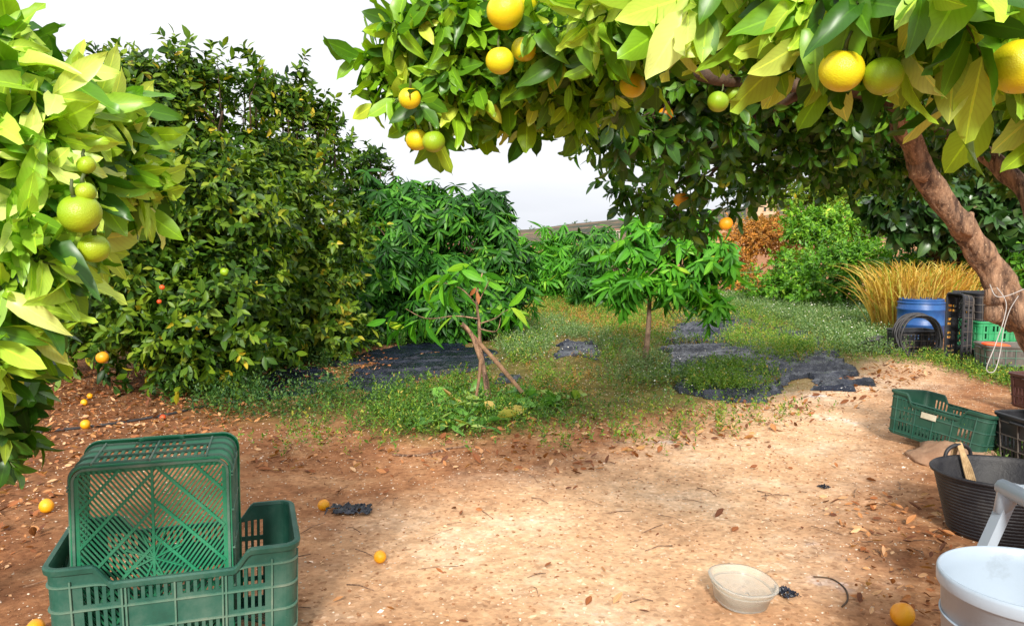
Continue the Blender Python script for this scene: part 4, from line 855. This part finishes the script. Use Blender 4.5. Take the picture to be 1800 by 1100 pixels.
for (a, b_, r, lab) in (((812, 570, 5.22), (942, 712, 5.12), .014, 'slanting wooden stake propping the small sapling'), ((833, 712, 5.15), (846, 618, 5.2), .011, 'dark upright wooden stake on the left of the sapling stem'), ((862, 702, 5.30), (846, 630, 5.24), .012, 'pale upright wooden stake on the right of the sapling stem')):
    q = MB(); A, B = at(*a), at(*b_); 
    if A.z < B.z: A, B = B, A
    B.z = gzf(B.x, B.y)-.02; q.tube(smooth_path([A, A.lerp(B, .5)+Vector((.008, 0, .004)), B], 5), r, 8, .15, int(a[0])); tag(q.build('stake', M['stake']), lab, 'stake', 'stakes holding the sapling')

# ------------------------------------------------------------------ black plastic mulch sheets
m, t, p, o = mat('dusty_black_film'); M['film'] = m
n_ = noise_n(t, 6, 7, .65); r_ = ramp(t, [(.38, (.005, .007, .014)), (.62, (.013, .017, .034)), (.84, (.09, .09, .12))]); t.links.new(n_.outputs[0], r_.inputs[0]); t.links.new(r_.outputs[0], p.inputs['Base Color'])
p.inputs['Roughness'].default_value = .22; n2 = noise_n(t, 9, 3, .45); n2.inputs['Distortion'].default_value = 3.5; bp = nd(t, 'ShaderNodeBump'); bp.inputs['Strength'].default_value = .6; bp.inputs['Distance'].default_value = .03
t.links.new(n2.outputs[0], bp.inputs['Height']); t.links.new(bp.outputs[0], p.inputs['Normal'])
def sheet(label, poly, amp=.03, cell=.015, ang=.3, seed=0, lift=.005):
    W = poly_world(poly); xs_ = [a for a, b in W]; ys_ = [b for a, b in W]; x = np.arange(min(xs_), max(xs_), cell); y = np.arange(min(ys_), max(ys_), cell*1.3)
    X, Y = np.meshgrid(x, y); fx, fy = X.ravel(), Y.ravel(); jx = .20*(vnoise(fx, fy, 4, 3+seed)-.5)+.08*(vnoise(fx, fy, 15, 8)-.5); jy = .2*(vnoise(fx, fy, 4, 6+seed)-.5)
    ins = inpoly(fx+jx, fy+jy, W); ca, sa = math.cos(ang), math.sin(ang); u = fx*ca+fy*sa; v = -fx*sa+fy*ca
    wr = np.abs(vnoise(u*.5, v*2.6, 3.0, seed)-.5)*2; wr2 = np.abs(vnoise(u, v*3, 7.5, seed+3)-.5)*2; wr3 = np.abs(vnoise(u*1.3+.3*v, v*2.2, 16, seed+7)-.5)*2
    big = vnoise(fx, fy, 2.0, seed+5)
    Z = gz(fx, fy)+lift+amp*.62*((1-wr)**3*1.2+.6*(1-wr2)**4+.16*(1-wr3)**2+np.clip(big-.6, 0, 1)*1.2)
    nx = len(x); k = ins.reshape(X.shape); F = []
    q = k[:-1, :-1] & k[1:, :-1] & k[:-1, 1:] & k[1:, 1:]; J, I = np.nonzero(q); a = J*nx+I; F = np.stack([a, a+1, a+nx+1, a+nx], 1)
    used = np.unique(F); mp_ = -np.ones(len(fx), int); mp_[used] = np.arange(len(used)); V = np.stack([fx, fy, Z], 1)[used]
    cnt = np.zeros(len(fx)); np.add.at(cnt, F.ravel(), 1); edge = cnt[used] < 4; V[edge, 2] = gz(V[edge, 0], V[edge, 1])+.004
    me = bpy.data.meshes.new('plastic_sheet'); me.from_pydata(V.tolist(), [], mp_[F].tolist()); me.polygons.foreach_set('use_smooth', [True]*len(F)); me.update()
    return tag(link('plastic_sheet', me, M['film']), label, 'plastic sheet', 'black mulch sheets')
sheet('large crumpled black plastic sheet around the weeds on the right', [(1165, 640), (1175, 600), (1190, 570), (1290, 560), (1380, 575), (1430, 592), (1490, 630), (1520, 680), (1515, 694), (1445, 692), (1425, 668), (1390, 672), (1345, 702), (1270, 706), (1195, 690), (1170, 660)], .05, seed=1)
sheet('long flat black plastic strip left of the sapling', [(610, 694), (622, 655), (700, 632), (850, 606), (880, 640), (740, 676), (690, 694)], .03, ang=.1, seed=2)
sheet('short ragged black plastic piece among the left weeds', [(440, 696), (470, 660), (560, 648), (600, 662), (560, 694), (480, 706)], .03, seed=3)
sheet('dark plastic strip in the shade under the broad mango', [(560, 640), (640, 622), (760, 600), (850, 598), (800, 614), (680, 634), (600, 650)], .02, seed=4)
sheet('small black plastic flap right of the slanting stake', [(868, 678), (880, 660), (930, 660), (925, 676)], .025, seed=6)
sheet('black plastic scrap showing through weeds left of the young mango', [(965, 640), (975, 604), (1030, 600), (1062, 622), (1050, 636), (1000, 628)], .04, seed=7)
sheet('grey plastic edge at the far end of the weeds behind the young mango', [(1180, 560), (1210, 538), (1300, 545), (1310, 558), (1240, 570)], .03, seed=8)
sheet('small crumpled plastic lump in front of the left strip', [(640, 710), (650, 690), (690, 688), (690, 702)], .03, seed=9)
# crumpled scrap on the path
g = gnd(615, 897); mb = MB(); mb2 = []
V = []; nu = 26
for j in range(14):
    for i in range(nu):
        x, y = (i/(nu-1)-.5)*.17, (j/13-.5)*.11; V.append((x*(1+.3*noise.noise(Vector((y*30, 0, 1)))), y, .006+.022*abs(noise.noise(Vector((x*45, y*45, 2))))+.012*abs(noise.noise(Vector((x*90, y*90, 7))))))
mb.add(V, [(j*nu+i, j*nu+i+1, (j+1)*nu+i+1, (j+1)*nu+i) for j in range(13) for i in range(nu-1) if noise.noise(Vector((i*.25, j*.25, 9))) > -.22 - .2*(abs(i-nu/2) < 8)]); o = mb.build('plastic_scrap', M['film']); o.location = (g.x, g.y, gzf(g.x, g.y)); tag(o, 'torn black plastic scrap on the path beside a fallen orange', 'plastic scrap')
g = gnd(1375, 1047); o2 = o.copy(); o2.location = (g.x+.01, g.y, gzf(g.x, g.y)); o2.scale = (.42, .5, .8); o2.rotation_euler = (0, 0, 2); col.objects.link(o2); tag(o2, 'tiny dark plastic scrap at the right of the milky bowl', 'plastic scrap')
g = gnd(1448, 848); o2 = o.copy(); o2.location = (g.x, g.y, gzf(g.x, g.y)); o2.scale = (.25, .4, .6); o2.rotation_euler = (0, 0, .5); col.objects.link(o2); tag(o2, 'tiny blue-black plastic scrap in the middle of the bare path', 'plastic scrap')

# ------------------------------------------------------------------ fallen fruit
for (px, py, dia, mt, lab) in [(82, 893, .056, 'orange', 'fallen orange on the soil left of the big green crate'), (569, 882, .047, 'orange', 'fallen orange beside the torn black plastic scrap'), (668, 974, .043, 'orange', 'fallen orange alone on the pale soil right of the crates'),
                               (1586, 1082, .066, 'orange', 'fallen orange left of the white bucket'), (150, 746, .055, 'orange', 'fallen orange next to the irrigation hose in the shade'), (286, 729, .035, 'red', 'small red fruit lying on the irrigation hose'),
                               (148, 706, .045, 'orange', 'fallen orange in the shade nearer the left leaves and farther back'), (158, 694, .04, 'orange', 'smallest shaded fallen orange behind its neighbour'), (62, 1106, .05, 'orange', 'fallen orange cut by the bottom edge left of the crate'), (1010, 497, .09, 'red', None)]:
    if lab is None: continue
    g = gnd(px, py+4, .02); o = fruit(px, py, 1, dia, mt, world=(g.x, g.y, gzf(g.x, g.y)+dia*.46)); tag(o, lab, 'orange', 'fallen fruit')
o = fruit(0, 0, 1, .1, 'red', name='red_tomato', world=(3.86, 6.36, gzf(4, 6.6)+.26)); o.scale = (2.2, .6, .45); o.rotation_euler = (0, .1, -.2); tag(o, 'flattened bright red fruit skin on top of the grey brown crate', 'fruit')

# ------------------------------------------------------------------ low growth and litter (uncountable)
def sample(poly, n):
    xs_ = [a for a, b in poly]; ys_ = [b for a, b in poly]; o = np.zeros((0, 2))
    while len(o) < n:
        c = np.stack([rng.uniform(min(xs_), max(xs_), n), rng.uniform(min(ys_), max(ys_), n)], 1); o = np.concatenate([o, c[inpoly(c[:, 0], c[:, 1], poly)]])
    return o[:n]
def weeds(name, label, poly, n, m, L=(.05, .14), ll=(.012, .03), k=11, kinds=('tiny',), cat='weeds', patch=3.0, thr=.42, seed=0, up=1.6, var=None, splay=(65, 30), wid=1.0, holes=(), edge=.10):
    W = poly_world(poly) if poly and len(poly[0]) == 2 and abs(poly[0][0]) > 20 else poly
    p_ = sample(W, n); p_ = p_[vnoise(p_[:, 0], p_[:, 1], patch, seed)+.25*rng.random(len(p_)) > thr]
    for h in holes:
        hw = poly_world(h); ins = inpoly(p_[:, 0], p_[:, 1], hw) & (rng.random(len(p_)) > .06); p_ = p_[~ins]
    p_ = p_ + rng.normal(size=p_.shape)*edge
    # many stems share a root, so the plants stand in tufts
    q = p_[rng.integers(0, max(1, len(p_)//5), len(p_))]+rng.normal(size=(len(p_), 2))*.05; p_ = np.where(rng.random((len(p_), 1)) < .65, q, p_)
    for h in holes:
        hw = poly_world(h); ins = inpoly(p_[:, 0], p_[:, 1], hw) & (rng.random(len(p_)) > .04); p_ = p_[~ins]
    O = np.stack([p_[:, 0], p_[:, 1], gz(p_[:, 0], p_[:, 1])+.002], 1); D = rng.normal(size=(len(O), 3))*.55; D[:, 2] = np.abs(D[:, 2])+up*.6
    spx = dict(ll=ll, n=k, L=L, a=splay, droop=.15, up=.7, rn=.5); P, X, N, sz, tips = sprays(O, D, spx, 1.0)
    v = None if var is None else np.clip(rng.normal(var[0], var[1], len(P)), 0, 1)
    return tag(leaves(name, P, X, N, sz, list(kinds), M[m], None, v, wid), label, cat, kind='stuff'), O, tips
SH = [[(1178, 660), (1185, 612), (1268, 608), (1280, 655), (1230, 662)], [(1280, 655), (1280, 615), (1345, 606), (1372, 650)], [(1345, 705), (1385, 660), (1430, 640), (1500, 640), (1535, 705)], [(1180, 712), (1190, 680), (1260, 676), (1345, 672), (1345, 712)],
      [(1385, 606), (1395, 582), (1440, 588), (1500, 628), (1470, 645)], [(1190, 602), (1195, 572), (1275, 572), (1285, 598)], [(600, 698), (625, 645), (710, 624), (860, 602), (885, 645), (740, 680), (680, 698)], [(450, 700), (480, 660), (600, 650), (590, 690)], [(868, 680), (880, 658), (935, 658), (930, 678)], [(960, 640), (975, 600), (1030, 596), (1060, 628)], [(1070, 700), (1090, 690), (1160, 690), (1150, 706)], [(560, 640), (640, 618), (840, 598), (840, 612), (600, 650)]]
A_ = [(670, 745), (640, 715), (700, 690), (770, 672), (880, 570), (930, 515), (1250, 515), (1400, 560), (1500, 620), (1500, 655), (1385, 690), (1200, 705), (1010, 722), (900, 742), (760, 755)]
weeds('ground_cover', 'low yellow-green weeds covering the middle of the orchard floor', A_, 19000, 'weed', holes=SH, thr=.56, var=(.5, .26), seed=1, L=(.05, .19), ll=(.014, .036))
weeds('ground_cover', 'orange-brown dying weeds mixed among the green in the middle', A_, 4500, 'weed_dry', holes=SH, thr=.55, seed=41, patch=2.4, L=(.05, .13), ll=(.010, .028))
weeds('ground_cover', 'grey-green feathery weeds in patches between the young trees', [(870, 660), (880, 600), (960, 560), (1050, 590), (1160, 640), (1260, 640), (1280, 690), (1160, 715), (1050, 650)], 6000, 'weed_grey', L=(.08, .18), holes=SH, thr=.52, seed=4, patch=2.2)
weeds('ground_cover', 'yellow-green weeds growing through the large black plastic sheet', [(1275, 600), (1300, 580), (1390, 590), (1440, 625), (1410, 645), (1350, 640)], 1700, 'weed', L=(.08, .17), thr=.45, var=(.6, .2), seed=31, edge=.06)
weeds('ground_cover', 'green weeds on the front fold of the large black plastic sheet', [(1215, 690), (1235, 650), (1310, 650), (1350, 668), (1330, 690)], 1300, 'weed', L=(.08, .16), thr=.45, var=(.55, .2), seed=32, edge=.06)
weeds('ground_cover', 'low reddish and dry weeds at the back of the strip', [(880, 560), (930, 515), (1280, 512), (1240, 560), (1120, 600), (960, 600)], 5000, 'weed_dry', holes=SH, thr=.45, seed=9, ll=(.015, .035))
weeds('ground_cover', 'pale flowering grass in front of the shrubs and reeds', [(1250, 530), (1290, 518), (1590, 545), (1580, 600), (1570, 630), (1480, 628), (1400, 575)], 9000, 'weed_grey', L=(.08, .22), ll=(.015, .04), thr=.25, seed=2, var=(.5, .3))
weeds('ground_cover', 'green weeds among the pale flowering grass', [(1250, 530), (1290, 518), (1590, 545), (1580, 600), (1480, 628), (1400, 575)], 4500, 'weed', thr=.4, seed=12)
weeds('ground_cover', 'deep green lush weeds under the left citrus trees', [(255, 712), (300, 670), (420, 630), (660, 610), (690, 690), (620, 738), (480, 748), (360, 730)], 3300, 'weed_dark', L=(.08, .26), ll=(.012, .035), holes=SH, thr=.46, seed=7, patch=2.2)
weeds('ground_cover', 'weeds round the foot of the staked sapling', [(650, 755), (650, 700), (780, 690), (980, 710), (1000, 722), (900, 745), (780, 760)], 2300, 'weed', L=(.04, .15), ll=(.012, .030), thr=.58, seed=5, patch=3.5, var=(.2, .25), edge=.22)
weeds('ground_cover', 'thin dry weeds scattered along the front edge of the green', [(440, 790), (600, 740), (1000, 740), (1300, 700), (1420, 720), (1150, 800), (800, 830)], 700, 'weed', L=(.05, .16), thr=.62, seed=15, patch=2.2)
weeds('ground_cover', 'green sprouts along the crates and tree on the right', [(1530, 640), (1640, 640), (1760, 680), (1900, 720), (1850, 660), (1700, 630)], 2200, 'weed', thr=.4, seed=20)
weeds('ground_cover', 'bright green sprouts behind the rubber tub', [(1740, 810), (1730, 780), (1900, 775), (1900, 830)], 900, 'weed_dark', L=(.05, .12), thr=.2, seed=21, var=(.9, .1))
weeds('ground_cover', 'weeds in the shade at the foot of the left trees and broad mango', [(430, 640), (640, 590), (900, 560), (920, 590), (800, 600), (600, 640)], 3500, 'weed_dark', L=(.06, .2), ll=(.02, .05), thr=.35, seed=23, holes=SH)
def scatter(name, label, poly, n, m, sz, kinds, lift=.004, flat=.25, cat='litter', var=None, patch=2.0, thr=.0, seed=0, wid=1.0):
    W = poly_world(poly); p_ = sample(W, n); p_ = p_[vnoise(p_[:, 0], p_[:, 1], patch, seed)+.3*rng.random(len(p_)) > thr]; n = len(p_)
    a = rng.random(n)*6.28; X = np.stack([np.cos(a), np.sin(a), rng.normal(size=n)*flat*.5], 1); N = rng.normal(size=(n, 3))*flat; N[:, 2] += 1
    O = np.stack([p_[:, 0], p_[:, 1], gz(p_[:, 0], p_[:, 1])+lift+rng.random(n)*lift], 1)
    return tag(leaves(name, O, X, N, rng.uniform(sz[0], sz[1], n)*rng.choice([.6, 1, 1], n), kinds, M[m], None, var, wid), label, cat, kind='stuff')
ALLG = [(-500, 1250), (-300, 720), (300, 640), (640, 600), (900, 540), (1300, 540), (1600, 600), (2100, 680), (2300, 1250)]
scatter('straw_litter', 'tiny pale straw bits strewn over the soil', ALLG, 26000, 'straw', (.006, .022), ['tiny', 'blade'], .002, .3, patch=1.2, thr=.25)
scatter('leaf_litter', 'brown fallen leaves under the left trees', [(-200, 1000), (-100, 700), (150, 640), (640, 600), (700, 640), (420, 760), (110, 830), (60, 1000)], 6500, 'litter', (.015, .05), ['litter'], .006, .5, thr=.2)
scatter('leaf_litter', 'scattered dry orange leaves on the open path', [(450, 1200), (500, 860), (700, 790), (1400, 680), (2000, 700), (2000, 1200)], 330, 'litter', (.02, .055), ['litter'], .005, .5, var=None, thr=.66, seed=5)
scatter('leaf_litter', 'dense dry leaves beside the tub and bucket', [(1480, 960), (1430, 870), (1620, 850), (1700, 960), (1650, 1100), (1500, 1090)], 230, 'litter', (.012, .05), ['litter'], .006, .5, thr=.3, seed=8)
scatter('leaf_litter', 'dry leaves and straw on the reddish soil before the weeds', [(430, 830), (460, 770), (1000, 735), (1400, 690), (1560, 640), (1650, 660), (1450, 740), (1000, 830)], 1300, 'litter', (.015, .06), ['litter'], .005, .5, thr=.3, seed=11)
scatter('cut_leaves', 'cut green leaves heaped at the foot of the staked sapling', [(720, 740), (780, 700), (900, 700), (1020, 706), (1010, 724), (900, 740), (850, 770), (770, 765)], 330, 'litter_green', (.07, .15), ['litter', 'long2', 'long'], .035, .6, thr=.2, seed=3, wid=1.2)
scatter('tiny_flowers', 'tiny white flowers dotted over the pale grass', [(1250, 530), (1290, 518), (1590, 545), (1570, 630), (1480, 628), (1400, 575)], 1000, 'petal', (.012, .02), ['tiny'], .10, .6, cat='flowers', wid=2)
scatter('tiny_flowers', 'tiny white flowers over the grey-green weeds', [(870, 660), (880, 600), (960, 560), (1050, 590), (1160, 640), (1260, 640), (1280, 690), (1160, 715), (1050, 650)], 380, 'petal', (.010, .016), ['tiny'], .08, .6, cat='flowers', wid=2)
# pebbles
def pebbles(name, label, poly, n, r, m, seed=0):
    p_ = sample(poly_world(poly), n); a = rng.random(n)*6.28; s = rng.uniform(*r, n)**1.0
    base = np.array([(1, 0, 0), (-1, 0, 0), (0, 1, 0), (0, -1, 0), (0, 0, .7), (0, 0, -.7), (.7, .7, .3), (-.7, .6, .3), (.6, -.7, .3), (-.6, -.7, .3)], float)
    F = [(0, 6, 4), (6, 2, 4), (2, 7, 4), (7, 1, 4), (1, 9, 4), (9, 3, 4), (3, 8, 4), (8, 0, 4), (0, 5, 6), (6, 5, 2), (2, 5, 7), (7, 5, 1), (1, 5, 9), (9, 5, 3), (3, 5, 8), (8, 5, 0)]
    V = base[None]*rng.uniform(.7, 1.2, (n, 10, 1))*s[:, None, None]; ca, sa = np.cos(a)[:, None], np.sin(a)[:, None]
    x = V[..., 0]*ca-V[..., 1]*sa; y = V[..., 0]*sa+V[..., 1]*ca; V = np.stack([x+p_[:, :1], y+p_[:, 1:], V[..., 2]+(gz(p_[:, 0], p_[:, 1])+s*.15)[:, None]], -1).reshape(-1, 3)
    FF = (np.array(F)[None]+(np.arange(n)*10)[:, None, None]).reshape(-1, 3); me = bpy.data.meshes.new(name); me.from_pydata(V.tolist(), [], FF.tolist()); me.update()
    return tag(link(name, me, M[m]), label, 'gravel', kind='stuff')
M['stone_w'] = plain('pale_pebble', (.75, .66, .54), (.52, .40, .28), .9, 1.7)
M['stone_b'] = plain('brown_clod', (.40, .20, .09), (.22, .10, .045), .95, 1.7)
pebbles('gravel', 'pale grit and small pebbles on the path', ALLG, 20000, (.0015, .005), 'stone_w')
pebbles('gravel', 'brown earth clods on the soil', ALLG, 16000, (.0015, .007), 'stone_b')
# loose twigs
mb = MB()
for k in range(110):
    g = gnd(random.uniform(100, 1700), random.uniform(690, 1090)); L_ = random.uniform(.03, .14); a = random.random()*6.28; z = gzf(g.x, g.y)+.004
    p0 = Vector((g.x, g.y, z)); p2 = p0+Vector((math.cos(a)*L_, math.sin(a)*L_, .002)); mb.tube([p0, p0.lerp(p2, .5)+Vector((random.uniform(-.01, .01), random.uniform(-.01, .01), .006)), p2], random.uniform(.0009, .002), 5)
tag(mb.build('twig_litter', M['bark']), 'thin broken twigs strewn over the path', 'twigs', kind='stuff')
mb = MB(); mb.tube(smooth_path(on_ground([(1430, 1014), (1462, 1018), (1485, 1035), (1490, 1055), (1480, 1068)], .003), 5), .0028, 6); tag(mb.build('fallen_twig', M['bark_dark']), 'curved dark twig on the soil left of the white bucket', 'twig')
mb = MB(); mb.tube(smooth_path(on_ground([(690, 800), (740, 802), (790, 790), (830, 786)], .006), 5), .006, 6, .2); tag(mb.build('fallen_branch', M['bark']), 'thin reddish branch on the soil in front of the sapling', 'twig')

# ------------------------------------------------------------------ far buildings
M['render_tan'] = plain('tan_render', (.55, .40, .27), (.45, .32, .2), .9, .3)
M['render_white'] = plain('white_render', (.42, .38, .33), (.34, .31, .27), .9, .3)
M['rooftile'] = plain('terracotta_tile', (.42, .17, .09), (.3, .12, .07), .85, 2)
M['dark_glass'] = plain('dark_window', (.03, .035, .04), None, .2)
def house(label, px, py0, py1, d, wpx, m, roof):
    c = at(px, py1, d); w_ = wpx/FPX*d; h = (py1-py0)/FPX*d; r = empty('house', (c.x, c.y, c.z-1.5), label, 'house'); dp = w_*.7
    q = MB(); q.box((0, dp/2, (h+1.5)/2), (w_, dp, h+1.5)); q.build('wall', M[m], r)
    q = MB(); e = .25; z = h+1.5+.003; q.add([(-w_/2-e, -e, z), (w_/2+e, -e, z), (w_/2+e, dp+e, z), (-w_/2-e, dp+e, z), (-w_/2-e, dp/2, z+h*roof), (w_/2+e, dp/2, z+h*roof)], [(0, 1, 5, 4), (2, 3, 4, 5), (0, 4, 3), (1, 2, 5), (0, 3, 2, 1)]); q.build('roof', M['rooftile'], r)
    for k in (-.28, .05, .3):
        q = MB(); q.box((k*w_, -.02, 1.5+h*.5), (w_*.09, .06, h*.3)); q.build('window', M['dark_glass'], r)
house('tan house standing on the red slope behind the right shrubs', 1342, 356, 380, 100, 44, 'render_tan', .12)
house('small white house low on the dark hill at the centre', 1078, 404, 411, 240, 24, 'render_white', .25)
for (px, py, d, h) in ((1045, 411, 235, 2.2),):
    c = at(px, py, d); q = MB(); q.tube([c-Vector((0, 0, 2)), c+Vector((0, 0, h))], [.35, .3], 8); q.box(c+Vector((0, 0, h)), (.9, .9, .2)); tag(q.build('chimney_stack', M['render_white']), 'pale slim pillar on the hill left of the white house', 'pillar')
# scrub trees on the crest
for i, (px, py, r) in enumerate([(960, 399, 5), (935, 403, 4), (1010, 393, 5), (1030, 391, 4), (1140, 381, 6), (1110, 384, 4), (905, 404, 4), (1170, 378, 5)]):
    c = at(px, py, 400 if px < 1130 else 400); rr = r/FPX*400
    tree('hill_tree', 'tiny dark tree on the far hill crest, %s from the left' % ['third', 'second', 'fourth', 'fifth', 'seventh', 'sixth', 'first', 'last'][i], 'tree', (c.x, c.y, c.z-rr*1.5), [(c, rr, rr, rr*.8)], 'citrus', 'leaf_citrus', ['tiny'], .5, rr*.1, group='trees on the far crest', scale=9, sub=4, var=(.3, .1))
